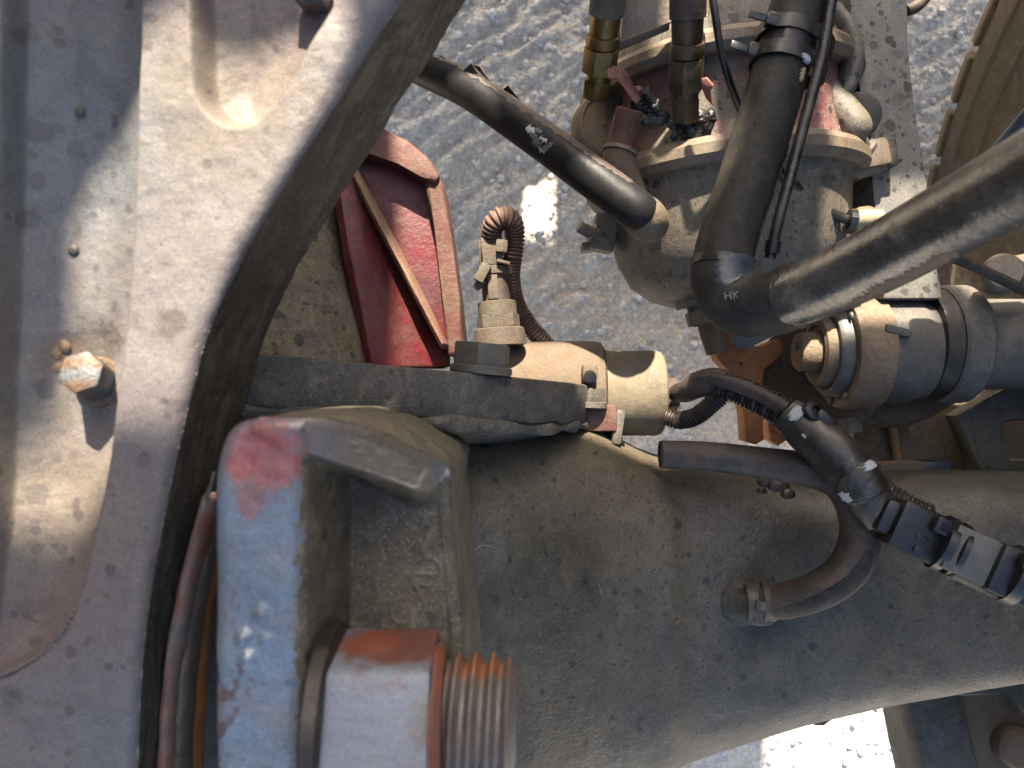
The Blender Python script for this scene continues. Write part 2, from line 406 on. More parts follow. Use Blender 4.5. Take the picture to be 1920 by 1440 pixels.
def tube_vf(pts, n=8, sides=24, corr=None, lump=0.0, flat=1.0, step=None, closed=True):
    """pts: (x, y, z, r).  corr = (pitch, amplitude) rings of a corrugated conduit"""
    C = catmull(pts, n)
    if step:
        seg = np.linalg.norm(np.diff(C[:, :3], axis=0), axis=1)
        s = np.concatenate([[0], np.cumsum(seg)])
        q = np.arange(0, s[-1], step)
        C = np.stack([np.interp(q, s, C[:, k]) for k in range(4)], 1)
    R = C[:, 3].copy()
    C = C[:, :3]
    seg = np.linalg.norm(np.diff(C, axis=0), axis=1)
    s = np.concatenate([[0], np.cumsum(seg)])
    if corr:
        ph = (s / corr[0]) % 1.0
        R = R + corr[1] * np.clip(np.sin(ph * 2 * np.pi) * 1.8, -1, 1)
    T, U, W = frames(C)
    a = np.linspace(0, 2 * np.pi, sides, endpoint=False)
    V, Fc = [], []
    ph0 = random.uniform(0, 20)
    for i in range(len(C)):
        r = R[i] * np.ones(sides)
        if lump:
            r = r * (1 + lump * (np.sin(3 * a + s[i] * 90 + ph0) + np.sin(s[i] * 210 + 2 * a + 1.3 * ph0) + 0.7 * np.sin(5 * a - s[i] * 330)) / 2)
        ring = C[i] + np.outer(np.cos(a) * r, U[i]) + np.outer(np.sin(a) * r * flat, W[i])
        V += [tuple(p) for p in ring]
    for i in range(len(C) - 1):
        for j in range(sides):
            k = (j + 1) % sides
            Fc.append((i * sides + j, i * sides + k, (i + 1) * sides + k, (i + 1) * sides + j))
    if closed:
        Fc.append(tuple(range(sides))[::-1])
        Fc.append(tuple((len(C) - 1) * sides + j for j in range(sides)))
    return V, Fc


def tube(name, pts, mat, parent=None, **kw):
    ang = kw.pop('angle', 45)
    V, Fc = tube_vf(pts, **kw)
    return add(name, V, Fc, mat, parent, ang)


def ptube(name, pp, mat, parent=None, **kw):
    """pp: (px, py, depth, radius)"""
    return tube(name, [(*P(a, b, d), r) for a, b, d, r in pp], mat, parent, **kw)


def lathe(name, org, axis, prof, mat, parent=None, n=48, angle=32, ref=None):
    """prof: (distance along axis, radius)"""
    org = Vector(org)
    ax = Vector(axis).normalized()
    u = ax.cross(Vector((0, 0, 1)) if abs(ax.z) < 0.9 else Vector((0, 1, 0))).normalized() if ref is None else Vector(ref)
    v = ax.cross(u)
    V, Fc = [], []
    for t, r in prof:
        r = max(r, 1e-5)
        for j in range(n):
            a = 2 * math.pi * j / n
            V.append(org + ax * t + (u * math.cos(a) + v * math.sin(a)) * r)
    for i in range(len(prof) - 1):
        for j in range(n):
            k = (j + 1) % n
            Fc.append((i * n + j, i * n + k, (i + 1) * n + k, (i + 1) * n + j))
    Fc.append(tuple(range(n))[::-1])
    Fc.append(tuple((len(prof) - 1) * n + j for j in range(n)))
    return add(name, V, Fc, mat, parent, angle)


def hexa(name, org, axis, r, h, mat, parent=None, rot=0.0, bev=0.08, ref=None):
    """hexagonal head: corner radius r, height h along axis, chamfered corners"""
    org = Vector(org)
    ax = Vector(axis).normalized()
    u = ax.cross(Vector((0, 0, 1)) if abs(ax.z) < 0.9 else Vector((0, 1, 0))).normalized() if ref is None else Vector(ref)
    v = ax.cross(u)
    bm = bmesh.new()
    lo, hi = [], []
    for j in range(6):
        a = 2 * math.pi * j / 6 + rot
        q = (u * math.cos(a) + v * math.sin(a)) * r
        lo.append(bm.verts.new(org + q))
        hi.append(bm.verts.new(org + q + ax * h))
    bm.faces.new(lo[::-1])
    bm.faces.new(hi)
    for j in range(6):
        k = (j + 1) % 6
        bm.faces.new((lo[j], lo[k], hi[k], hi[j]))
    bmesh.ops.bevel(bm, geom=bm.edges[:], offset=r * bev, segments=2, profile=0.6, affect='EDGES')
    return add_bm(name, bm, mat, parent)


def prism(name, poly, z0, z1, mat, parent=None, bev=0.002, seg=2, holes=None, angle=38):
    """a plate: world xy outline between heights z0 < z1, edges rounded"""
    bm = bmesh.new()
    lo = [bm.verts.new((x, y, z0)) for x, y in poly]
    hi = [bm.verts.new((x, y, z1)) for x, y in poly]
    n = len(poly)
    bm.faces.new(lo[::-1])
    bm.faces.new(hi)
    for j in range(n):
        k = (j + 1) % n
        bm.faces.new((lo[j], lo[k], hi[k], hi[j]))
    if bev:
        bmesh.ops.bevel(bm, geom=bm.edges[:], offset=bev, segments=seg, profile=0.6, affect='EDGES', clamp_overlap=True)
    return add_bm(name, bm, mat, parent, angle)


def pprism(name, pp, d_top, thick, mat, parent=None, **kw):
    """plate whose top face has the photo outline pp at depth d_top"""
    poly = [tuple(P(a, b, d_top))[:2] for a, b in pp]
    return prism(name, poly, CAM_Z - d_top - thick, CAM_Z - d_top, mat, parent, **kw)


def box(name, c, size, mat, parent=None, rot=None, bev=0.0015, seg=2):
    """rotated rounded block; rot = (rx, ry, rz) degrees"""
    bm = bmesh.new()
    bmesh.ops.create_cube(bm, size=1.0)
    for v in bm.verts:
        v.co = Vector((v.co.x * size[0], v.co.y * size[1], v.co.z * size[2]))
    if bev:
        bmesh.ops.bevel(bm, geom=bm.edges[:], offset=min(bev, min(size) * 0.45), segments=seg, profile=0.6, affect='EDGES')
    if rot:
        from mathutils import Euler
        m = Euler([math.radians(a) for a in rot]).to_matrix()
        for v in bm.verts:
            v.co = m @ v.co
    for v in bm.verts:
        v.co += Vector(c)
    return add_bm(name, bm, mat, parent)


def plate3(name, pts, thick, mat, parent=None, bev=0.001):
    """flat plate through 3-D points (any orientation), thickened along its normal"""
    pts = [Vector(p) for p in pts]
    nrm = Vector((0, 0, 0))
    for i in range(len(pts)):
        a, b = pts[i], pts[(i + 1) % len(pts)]
        nrm += a.cross(b)
    nrm.normalize()
    bm = bmesh.new()
    lo = [bm.verts.new(p - nrm * thick / 2) for p in pts]
    hi = [bm.verts.new(p + nrm * thick / 2) for p in pts]
    n = len(pts)
    bm.faces.new(lo[::-1])
    bm.faces.new(hi)
    for j in range(n):
        k = (j + 1) % n
        bm.faces.new((lo[j], lo[k], hi[k], hi[j]))
    if bev:
        bmesh.ops.bevel(bm, geom=bm.edges[:], offset=bev, segments=2, profile=0.6, affect='EDGES')
    return add_bm(name, bm, mat, parent)


def sdf(poly, X, Y):
    """signed distance to a polygon, negative inside (numpy arrays)"""
    d = np.full(X.shape, 1e9)
    ins = np.zeros(X.shape, bool)
    n = len(poly)
    for i in range(n):
        ax, ay = poly[i]
        bx, by = poly[(i + 1) % n]
        ex, ey = bx - ax, by - ay
        t = np.clip(((X - ax) * ex + (Y - ay) * ey) / (ex * ex + ey * ey + 1e-15), 0, 1)
        d = np.minimum(d, np.hypot(X - ax - t * ex, Y - ay - t * ey))
        c = ((ay > Y) != (by > Y))
        with np.errstate(divide='ignore', invalid='ignore'):
            xi = ax + (Y - ay) / (by - ay + 1e-18) * ex
        ins ^= c & (X < xi)
    return np.where(ins, -d, d)


def sstep(a, b, x):
    t = np.clip((x - a) / (b - a), 0, 1)
    return t * t * (3 - 2 * t)


def vnoise(X, Y, cell, seed=0):
    """smooth value noise in [-1, 1]"""
    r = np.random.default_rng(seed)
    T = r.uniform(-1, 1, (256, 256))
    x, y = X / cell, Y / cell
    xi, yi = np.floor(x).astype(int), np.floor(y).astype(int)
    fx, fy = x - xi, y - yi
    fx, fy = fx * fx * (3 - 2 * fx), fy * fy * (3 - 2 * fy)
    g = lambda i, j: T[i % 256, j % 256]
    return (g(xi, yi) * (1 - fx) + g(xi + 1, yi) * fx) * (1 - fy) + (g(xi, yi + 1) * (1 - fx) + g(xi + 1, yi + 1) * fx) * fy


def smooth_poly(pts, n=6):
    return [tuple(p) for p in catmull(pts, n)]


def height_mesh(name, xs, ys, Z, keep, mat, parent=None, zbot=None, angle=60, mat2=None, sel=None, so=None):
    nx, ny = len(xs), len(ys)
    idx = -np.ones((nx, ny), int)
    q = keep[:-1, :-1] & keep[1:, :-1] & keep[:-1, 1:] & keep[1:, 1:]
    used = np.zeros((nx, ny), bool)
    for a, b in ((0, 0), (1, 0), (0, 1), (1, 1)):
        used[a:nx - 1 + a, b:ny - 1 + b] |= q
    ii = np.argwhere(used)
    idx[used] = np.arange(len(ii))
    V = np.stack([xs[ii[:, 0]], ys[ii[:, 1]], Z[ii[:, 0], ii[:, 1]]], 1)
    if so is not None:                                    # pull the outermost ring of vertices onto the outline
        gx_, gy_ = np.gradient(so, xs, ys)
        sv = np.maximum(so[ii[:, 0], ii[:, 1]], 0)
        gl = np.hypot(gx_, gy_) + 1e-9
        V[:, 0] -= sv * (gx_ / gl)[ii[:, 0], ii[:, 1]]
        V[:, 1] -= sv * (gy_ / gl)[ii[:, 0], ii[:, 1]]
    fi = np.argwhere(q)
    Fc = np.stack([idx[fi[:, 0], fi[:, 1]], idx[fi[:, 0] + 1, fi[:, 1]], idx[fi[:, 0] + 1, fi[:, 1] + 1], idx[fi[:, 0], fi[:, 1] + 1]], 1)
    me = bpy.data.meshes.new(name)
    c = V.mean(0)
    if zbot is not None:                                  # close it: skirt and bottom
        bm = bmesh.new()
    me.from_pydata((V - c).tolist(), [], Fc.tolist())
    if mat2:
        me.materials.append(MT[mat])
        me.materials.append(MT[mat2])
        mi = np.zeros(len(Fc), np.int32)
        if sel is not None:
            mi[:] = sel[fi[:, 0], fi[:, 1]]
        me.polygons.foreach_set('material_index', mi)
    if zbot is not None:
        bm.from_mesh(me)
        bv = list({v for e in bm.edges if e.is_boundary for v in e.verts})
        bmesh.ops.remove_doubles(bm, verts=bv, dist=0.00042)
        be = [e for e in bm.edges if e.is_boundary]
        r = bmesh.ops.extrude_edge_only(bm, edges=be)
        for g in r['geom']:
            if isinstance(g, bmesh.types.BMVert):
                g.co.z = zbot - c[2]
            if mat2 and isinstance(g, bmesh.types.BMFace):
                g.material_index = 1
                g.smooth = True
        bm.to_mesh(me)
        bm.free()
    if not mat2:
        me.materials.append(MT[mat])
    me.shade_smooth()
    o = bpy.data.objects.new(name, me)
    COL.objects.link(o)
    if parent is not None:
        o.parent = parent
        o.location = Vector(c) - root_loc(parent)
    else:
        o.location = Vector(c)
    return o



def wall_strip(name, pts, ztop, zbot, mat, parent, rows=14, rough=0.0006, seed=0):
    """upright side of a casting below the outline pts"""
    A = np.array(pts)
    zt = np.broadcast_to(ztop, (len(A),))
    T = np.gradient(A, axis=0)
    T /= np.linalg.norm(T, axis=1)[:, None] + 1e-12
    Nn = np.stack([T[:, 1], -T[:, 0]], 1)
    V, Fc = [], []
    s_ = np.concatenate([[0], np.cumsum(np.linalg.norm(np.diff(A, axis=0), axis=1))])
    for r in range(rows):
        f = r / (rows - 1)
        z = zt + (zbot - zt) * f
        w_ = (vnoise(s_, z * 0.35, 0.012, seed) + 0.6 * vnoise(s_, z * 0.5, 0.004, seed + 1)) * rough * min(1, f * 4)
        q = A + Nn * w_[:, None]
        V += [(a, b, c) for a, b, c in zip(q[:, 0], q[:, 1], z)]
    n = len(A)
    for r in range(rows - 1):
        for i in range(n - 1):
            Fc.append((r * n + i, r * n + i + 1, (r + 1) * n + i + 1, (r + 1) * n + i))
    return add(name, V, Fc, mat, parent, 60)


# ------------------------------------------------------------------ ground
def ground_material():
    m = bpy.data.materials.new('gritty_pavement')
    m.use_nodes = True
    t = NT(m.node_tree)
    b = m.node_tree.nodes['Principled BSDF']
    tc = t.new('ShaderNodeTexCoord')
    co = tc.outputs['Object']
    big = t.noise(co, 3.5, 5, 0.6)
    col = t.mix(t.rng(big, 0.35, 0.65), (0.56, 0.50, 0.42, 1), (0.76, 0.685, 0.575, 1))
    v = t.new('ShaderNodeTexVoronoi')
    v.inputs['Scale'].default_value = 190
    t.link(co, v.inputs['Vector'])
    sp = t.new('ShaderNodeSeparateColor')
    t.link(v.outputs['Color'], sp.inputs[0])
    col = t.mix(t.rng(sp.outputs[0], 0.0, 1.0, 0.0, 0.6, False), col, (0.86, 0.80, 0.71, 1))
    col = t.mix(t.rng(sp.outputs[1], 0.72, 1.0, 0.0, 0.55, False), col, (0.52, 0.41, 0.34, 1))
    col = t.mix(t.rng(v.outputs['Distance'], 0.45, 0.8, 0.0, 0.5), col, (0.40, 0.365, 0.31, 1))
    fine = t.noise(co, 700, 4, 0.7)
    col = t.mix(1.0, col, t.mix(t.rng(fine, 0.3, 0.7, smooth=False), (0.7, 0.7, 0.7, 1), (1.3, 1.3, 1.3, 1)), 'MULTIPLY')
    t.link(col, b.inputs['Base Color'])
    b.inputs['Roughness'].default_value = 0.6
    bp = t.new('ShaderNodeBump')
    bp.inputs['Strength'].default_value = 0.9
    bp.inputs['Distance'].default_value = 0.003
    h = t.math('ADD', t.math('MULTIPLY', v.outputs['Distance'], -0.9), t.math('MULTIPLY', fine, 0.6))
    t.link(h, bp.inputs['Height'])
    t.link(bp.outputs[0], b.inputs['Normal'])
    return m


MT['ground'] = ground_material()
MT['gravel'] = M('pale_grit', (1.5, 1.45, 1.38, 1), (1.05, 1.0, 0.94, 1), 160, (0.35, 0.7), 0.0, None, None,
                 ((0.27, 0.18, 0.14, 1), 0.62, 90), 0.4, 600, 0.3, 2500)


def ground_h(X, Y):
    u = X * 0.82 + Y * 0.57                 # old tyre marks run from lower left to upper right
    v = -X * 0.57 + Y * 0.82
    fade = sstep(0.02, 0.25, Y)
    tr = (np.sin(v * 170 + 2.5 * vnoise(u, v, 0.06, 5)) * 0.0014 + vnoise(u * 0.14, v, 0.008, 6) * 0.0042) * fade
    return tr + vnoise(X, Y, 0.03, 1) * 0.003 + vnoise(X, Y, 0.011, 2) * 0.002 + vnoise(X, Y, 0.005, 3) * 0.0013


fx = np.concatenate([-np.geomspace(60, 0.75, 28)[:-1], np.arange(-0.75, 0.7501, 0.0042), np.geomspace(0.75, 60, 28)[1:]])
fy = np.concatenate([-np.geomspace(60, 0.62, 28)[:-1], np.arange(-0.62, 0.6201, 0.0042), np.geomspace(0.62, 60, 28)[1:]])
GX, GY = np.meshgrid(fx, fy, indexing='ij')
GZ = ground_h(GX, GY) * ((np.abs(GX) < 0.8) & (np.abs(GY) < 0.7))
g = height_mesh('ground', fx, fy, GZ, np.ones(GX.shape, bool), 'ground')
g['kind'] = 'structure'

# loose grit lying on it
N = 12000
gx = rng.uniform(-0.35, 0.72, N)
gy = rng.uniform(-0.6, 0.6, N)
gr = 0.0011 + 0.0058 * rng.random(N) ** 4.5
gz = ground_h(gx, gy)
base = np.array([(1, 0, 0), (-1, 0, 0), (0, 1, 0), (0, -1, 0), (0, 0, 0.8), (0, 0, -0.8), (.6, .6, .5), (-.6, .6, .5), (.6, -.6, .5), (-.6, -.6, .5)])
bf = [(4, 6, 7), (4, 7, 9), (4, 9, 8), (4, 8, 6), (6, 0, 2), (6, 2, 7), (7, 2, 1), (7, 1, 9), (9, 1, 3), (9, 3, 8), (8, 3, 0), (8, 0, 6), (5, 2, 0), (5, 1, 2), (5, 3, 1), (5, 0, 3)]
V = []
Fc = []
for i in range(N):
    a = rng.uniform(0, 6.28)
    ca, sa = math.cos(a), math.sin(a)
    q = base * rng.uniform(0.7, 1.25, (10, 3)) * gr[i]
    x = q[:, 0] * ca - q[:, 1] * sa + gx[i]
    y = q[:, 0] * sa + q[:, 1] * ca + gy[i]
    V.append(np.stack([x, y, q[:, 2] + gz[i] + gr[i] * 0.25], 1))
    Fc += [tuple(k + 10 * i for k in f) for f in bf]
gv = add('gravel', np.concatenate(V), Fc, 'gravel', None, smooth=False)
gv['kind'] = 'stuff'
gv['label'] = 'pale grit scattered over the shaded pavement'

# ------------------------------------------------------------------ added unseen panel with cut-outs, shaping sun and shade on the axle
Y0 = 0.80


def on_panel(px, py, d):
    q = P(px, py, d)
    k = Y0 - q.y
    return (q.x + SUN_DIR.x / SUN_DIR.y * k, q.z + SUN_DIR.z / SUN_DIR.y * k)


def shade_panel():
    cu = bpy.data.curves.new('added_shade_panel', 'CURVE')
    cu.dimensions = '2D'
    cu.fill_mode = 'BOTH'
    cu.extrude = 0.004
    loops = [[(-0.55, 0.12), (0.95, 0.12), (0.95, 1.52), (-0.55, 1.52)],
             # main opening: light on the casting, the carrier, the actuator and the brake chamber
             [on_panel(a, b, d) for a, b, d in ((330, 120, .333), (250, 210, .336), (165, 310, .336), (132, 400, .336), (130, 600, .336), (100, 770, .336), (0, 930, .336), (-60, 1010, .336),
                                                (60, 1010, .336), (160, 990, .336), (235, 860, .33), (300, 800, .32), (420, 780, .32), (500, 700, .32), (565, 440, .32), (628, 200, .32), (660, 60, .32))]
             + [(-0.092, 1.135), (0.105, 1.135), (0.125, 1.10), (0.125, 0.93), (0.088, 0.93), (0.088, 1.045), (-0.015, 1.045), (-0.03, 0.93), (-0.10, 0.93), (-0.10, 1.14), on_panel(575, 20, .333)],
             [on_panel(a, b, 1.1) for a, b in ((985, 340), (1040, 330), (1040, 450), (975, 450))],
             [(0.205, 0.965), (0.31, 0.965), (0.31, 1.05), (0.205, 1.05)],
             # low opening: a sunlit strip of ground under and behind the axle
             [on_panel(a, b, 1.1) for a, b in ((1500, 785), (1740, 785), (1760, 1000), (1760, 1600), (1440, 1600), (1440, 1235), (780, 1235), (780, 930), (1500, 930))]]
    for lp in loops:
        sp = cu.splines.new('POLY')
        sp.points.add(len(lp) - 1)
        sp.use_cyclic_u = True
        for p, (x, y) in zip(sp.points, lp):
            p.co = (x, y, 0, 1)
    tmp = bpy.data.objects.new('tmp', cu)
    COL.objects.link(tmp)
    dg = bpy.context.evaluated_depsgraph_get()
    me = bpy.data.meshes.new_from_object(tmp.evaluated_get(dg))
    bpy.data.objects.remove(tmp)
    me.name = 'added_shade_panel'
    me.materials.clear()
    me.materials.append(MT['panel'])
    o = bpy.data.objects.new('added_shade_panel', me)
    COL.objects.link(o)
    o.rotation_euler = (math.radians(90), 0, 0)
    o.location = (0, Y0, 0)
    tag(o, 'added unseen dark panels with cut-outs for the sun, forming the bay above the axle', 'shade panel')


shade_panel()
# added unseen sides of the same bay, left and right of the axle
screen = bpy.data.objects['added_shade_panel']
for xx_, nm_ in ((-0.56, 'added_shade_side'), (0.97, 'added_shade_side')):
    vs = [(xx_ + a, b, c) for a in (-0.006, 0.006) for b in (0.79, -0.95) for c in (0.62 if xx_ > 0 else 0.3, 1.75)]
    o = add(nm_, vs, [(0, 1, 3, 2), (4, 6, 7, 5), (0, 4, 5, 1), (2, 3, 7, 6), (0, 2, 6, 4), (1, 5, 7, 3)], 'panel', None, smooth=False)
    o.parent = screen
    o.matrix_parent_inverse = (Matrix.Translation(screen.location) @ screen.rotation_euler.to_matrix().to_4x4()).inverted()

# ------------------------------------------------------------------ big grey casting on the left
DC = 0.32                                   # depth of its upper face
ZC = CAM_Z - DC


def pc(a, b):
    return ((a - 960) / F * DC, (720 - b) / F * DC)


cast = thing('suspension_casting', 'large dusty grey cast bracket with two rounded pockets on the left', 'casting', (-0.14, 0.0, ZC - 0.07))
xs = np.arange(pc(-90, 0)[0], pc(1010, 0)[0], 0.00075)
ys = np.arange(pc(0, 1520)[1], pc(0, -215)[1], 0.00075)
X, Y = np.meshgrid(xs, ys, indexing='ij')
edge = smooth_poly([pc(*q) for q in ((960, -330), (838, -140), (770, -30), (705, 60), (640, 170), (573, 272), (500, 388), (450, 480), (405, 572), (378, 640),
                                     (357, 720), (337, 800), (303, 960), (274, 1120), (258, 1260), (250, 1440), (248, 1600))])
outline = edge + [pc(-300, 1600), pc(-300, -330)]
so = sdf(outline, X, Y)
rf = 0.007
Z = np.zeros(X.shape)
tt = np.clip(so + rf, 0, rf) * 0.95
Z -= rf - np.sqrt(np.maximum(rf * rf - tt * tt, 0))
lp = smooth_poly([pc(*q) for q in ((266, -330), (264, 0), (261, 150), (256, 300), (248, 500), (226, 700), (203, 880), (172, 1020), (140, 1130),
                                   (85, 1215), (10, 1262), (-70, 1285))]) + [pc(-30, 1000), pc(-12, 600), pc(-2, 300), pc(4, -330)]
sl = sdf(lp, X, Y)
Z -= 0.019 * sstep(0.0006, -0.0035, sl) * 0.7 + 0.019 * 0.3 * sstep(0.0, -0.022, sl)
up = smooth_poly([pc(*q) for q in ((352, -330), (357, 0), (360, 130), (372, 190), (408, 228), (450, 238), (487, 224), (522, 186), (562, 118), (605, 45),
                                   (640, -15), (700, -110), (720, -330))])
su = sdf(up, X, Y)
Z -= 0.017 * sstep(0.0010, -0.0060, su) * 0.7 + 0.017 * 0.3 * sstep(0, -0.02, su)
# thin parting crack along the rounded pocket corner
crk = smooth_poly([pc(*q) for q in ((160, 1060), (148, 1110), (125, 1175), (85, 1225), (30, 1262), (-20, 1280))])
dk = np.min(np.stack([np.hypot(X - a, Y - b) for a, b in crk]), 0)
Z -= 0.004 * sstep(0.0012, 0.0003, dk)
Z += vnoise(X, Y, 0.02, 11) * 0.0007 + vnoise(X, Y, 0.006, 12) * 0.00022 + vnoise(X, Y, 0.0022, 13) * 0.00010
Z = np.maximum(Z, -0.073)
height_mesh('casting_body', xs, ys, ZC + Z, so < 0.0011, 'cast', cast, so=so)
we = [pc(*q) for q in catmull([((x / DC * F + 960), 720 - y / DC * F) for x, y in edge], 3)]
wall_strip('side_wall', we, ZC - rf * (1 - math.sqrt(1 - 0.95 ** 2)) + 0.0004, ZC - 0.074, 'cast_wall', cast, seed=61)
# hex bolt in the left pocket, with its rusty washer and dirt clumps
hb = hexa('hex_bolt', P(183, 716, 0.338), (0.12, 0.25, 1), 0.0096, 0.018, 'bolt_blue', cast, rot=0.35, bev=0.2)
lathe('washer', P(183, 716, 0.337), (0, 0, 1), [(-0.003, 0.0112), (0, 0.0112), (0.0012, 0.0105)], 'steel_rust', hb, 28)
for a, b, r in ((102, 664, 0.0040), (118, 652, 0.0036), (86, 690, 0.0034), (108, 692, 0.0034), (148, 208, 0.0026), (137, 470, 0.0028)):
    lathe('dirt_clump', P(a, b, 0.3382), (random.uniform(-.3, .3), random.uniform(-.3, .3), 1),
          [(-r * .3, r), (r * .05, r * .9), (r * .25, r * .55), (r * .32, r * .15)], 'steel_rust' if r > 0.003 else 'bolt', cast, 7, 70)
nt = hexa('hex_nut', P(590, -4, 0.333), (0, 0, 1), 0.0085, 0.012, 'bolt_blue', cast, rot=0.2, bev=0.12)
lathe('bolt_end', P(590, -4, 0.33), (0, 0, 1), [(0, 0.005), (0.011, 0.005), (0.0122, 0.004)], 'bolt_blue', nt, 20)

# ------------------------------------------------------------------ torque arm bracket, lower left
tb = thing('torque_arm_bracket', 'worn blue grey bracket with red paint patch and big threaded nut, lower left', 'bracket', (-0.07, -0.12, 0.62))
xs = np.arange(-0.125, -0.008, 0.0006)
ys = np.arange(-0.235, 0.004, 0.0006)
X, Y = np.meshgrid(xs, ys, indexing='ij')
ol = smooth_poly([(-0.1085, -0.30), (-0.1085, -0.20), (-0.1087, -0.10), (-0.1088, -0.045), (-0.108, -0.028), (-0.1035, -0.0165), (-0.094, -0.0122),
                  (-0.080, -0.0118), (-0.068, -0.0130), (-0.052, -0.0190), (-0.036, -0.0295), (-0.0285, -0.0365), (-0.0268, -0.043), (-0.0275, -0.052),
                  (-0.0245, -0.085), (-0.0212, -0.125), (-0.017, -0.19), (-0.015, -0.30)])
so = sdf(ol, X, Y)
ZP = CAM_Z - 0.28
ZF = CAM_Z - 0.345
H = np.full(X.shape, ZF)
# the long pad on the left
pr = np.clip(X + 0.0850, 0, 0.0095)
pad = ZP - (0.0095 - np.sqrt(np.maximum(0.0095 ** 2 - pr ** 2, 0))) - sstep(-0.0760, -0.072, X) * (ZP - ZF - 0.0095)
H = np.maximum(H, pad)
# the sloping upper wall
ax_, ay_, bx_, by_ = -0.078, -0.0185, -0.030, -0.0425
ex, ey = bx_ - ax_, by_ - ay_
L2 = ex * ex + ey * ey
t = ((X - ax_) * ex + (Y - ay_) * ey) / L2
dist = ((X - ax_) * -ey + (Y - ay_) * ex) / math.sqrt(L2)      # positive towards upper right
top = ZP - np.clip(t, 0, 1.3) ** 1.15 * 0.052
wall = top - sstep(-0.0045, -0.019, dist) * (top - ZF)
wall = np.where(t > -0.3, ZF + (wall - ZF) * (1 - sstep(0.82, 1.10, t)), ZF)
k = 0.006
H = np.maximum(H, wall) + 0.0012 * np.exp(-np.abs(H - wall) / k) * (H > ZF + 0.004)
# raised foundry marks on the floor: a triangle, a ring, an arc
def seg(X, Y, a, b):
    e = (b[0] - a[0], b[1] - a[1])
    q = np.clip(((X - a[0]) * e[0] + (Y - a[1]) * e[1]) / (e[0] ** 2 + e[1] ** 2), 0, 1)
    return np.hypot(X - a[0] - q * e[0], Y - a[1] - q * e[1])
DF = 0.345
pf = lambda a, b: ((a - 960) / F * DF, (720 - b) / F * DF)
tri = [pf(765, 1075), pf(828, 1078), pf(797, 1135)]
dm = np.minimum(np.minimum(seg(X, Y, tri[0], tri[1]), seg(X, Y, tri[1], tri[2])), seg(X, Y, tri[2], tri[0]))
c0 = pf(800, 1072)
dm = np.minimum(dm, np.abs(np.hypot(X - c0[0], Y - c0[1]) - 0.0062))
c1 = pf(755, 1145)
dm = np.minimum(dm, np.abs(np.hypot(X - c1[0], Y - c1[1]) - 0.0055) + (X > c1[0] + 0.002) * 0.01)
H += 0.0006 * sstep(0.0011, 0.0003, dm) * (H < ZF + 0.003)
lip = np.abs(so + 0.0045)
H += 0.0011 * sstep(0.0016, 0.0004, lip) * (H < ZF + 0.003)
rf = 0.0055
tt = np.clip(so + rf, 0, rf) * 0.95
tall = sstep(ZF + 0.002, ZF + 0.02, H)
H -= (rf - np.sqrt(np.maximum(rf * rf - tt * tt, 0))) * tall
H += (vnoise(X, Y, 0.014, 21) * 0.0008 + vnoise(X, Y, 0.004, 22) * 0.00022) * 1.0
# weld spatter knobs on the pad
for a, b, r, h in ((455, 1195, 0.0042, 0.0022), (490, 1150, 0.005, 0.0018), (465, 1235, 0.005, 0.0025), (500, 1200, 0.004, 0.0012)):
    q = ((a - 960) / F * 0.28, (720 - b) / F * 0.28)
    H += h * sstep(r, 0, np.hypot(X - q[0], Y - q[1]))
H = np.maximum(H, 0.615)
height_mesh('bracket_body', xs, ys, H, so < 0.0009, 'pad', tb, mat2='brown_cast', sel=(X > -0.079 + 0.0022 * vnoise(X, Y, 0.008, 77) + 0.0012 * vnoise(X, Y, 0.0025, 76)) & ~((dist > -0.007) & (t < 0.95 + 0.10 * vnoise(X, Y, 0.008, 78) + 0.1 * vnoise(X, Y, 0.003, 79))), so=so)
oa = np.array(ol)
oi = np.clip(np.round((oa[:, 0] - xs[0]) / (xs[1] - xs[0])).astype(int), 1, len(xs) - 2)
oj = np.clip(np.round((oa[:, 1] - ys[0]) / (ys[1] - ys[0])).astype(int), 1, len(ys) - 2)
oz = np.min(np.stack([H[oi + a, oj + b] for a in (-1, 0, 1) for b in (-1, 0, 1)]), 0)
wall_strip('side_wall', ol, oz + 0.0012, 0.61, 'brown_cast', tb, seed=71)
# nut on the stud: axis runs left to right
NY = -0.1325
nz = CAM_Z - 0.30
xa, xb = (610 - 960) / F * 0.28, (812 - 960) / F * 0.285
hexnut = hexa('nut', (xa, NY, nz), (1, 0, 0), 0.036, xb - xa, 'nut_red', tb, rot=math.radians(-22), bev=0.09, ref=(0, 1, 0))
lathe('nut_chamfer', (xb - 0.001, NY, nz), (1, 0, 0), [(0, 0.0302), (0.002, 0.0302), (0.0045, 0.028), (0.0048, 0.022)], 'nut_rust', hexnut, 48)
lathe('washer', (xa - 0.006, NY, nz), (1, 0, 0), [(0, 0.037), (0.001, 0.038), (0.006, 0.038), (0.007, 0.036)], 'steel_dark', tb, 48)
# threaded stud end
R0, pit = 0.0262, 0.0068
x0 = xb - 0.002
nst, ns = 260, 64
xe = (968 - 960) / F * 0.272
V, Fc = [], []
for i in range(nst):
    xq = x0 + (xe - x0) * i / (nst - 1)
    for j in range(ns):
        ph = ((xq - x0) / pit + j / ns) % 1.0
        tri_ = abs(2 * ph - 1)
        prof = 0.0042 * max(0, min(1, tri_ * 1.5 - 0.2))
        ch = max(0, xq - (xe - 0.004)) * 0.9
        r = R0 - prof - ch
        a = 2 * math.pi * j / ns
        V.append((xq, NY + r * math.cos(a), nz + r * math.sin(a)))
for i in range(nst - 1):
    for j in range(ns):
        k2 = (j + 1) % ns
        Fc.append((i * ns + j, i * ns + k2, (i + 1) * ns + k2, (i + 1) * ns + j))
Fc.append(tuple(range(ns)))
Fc.append(tuple((nst - 1) * ns + j for j in range(ns)))
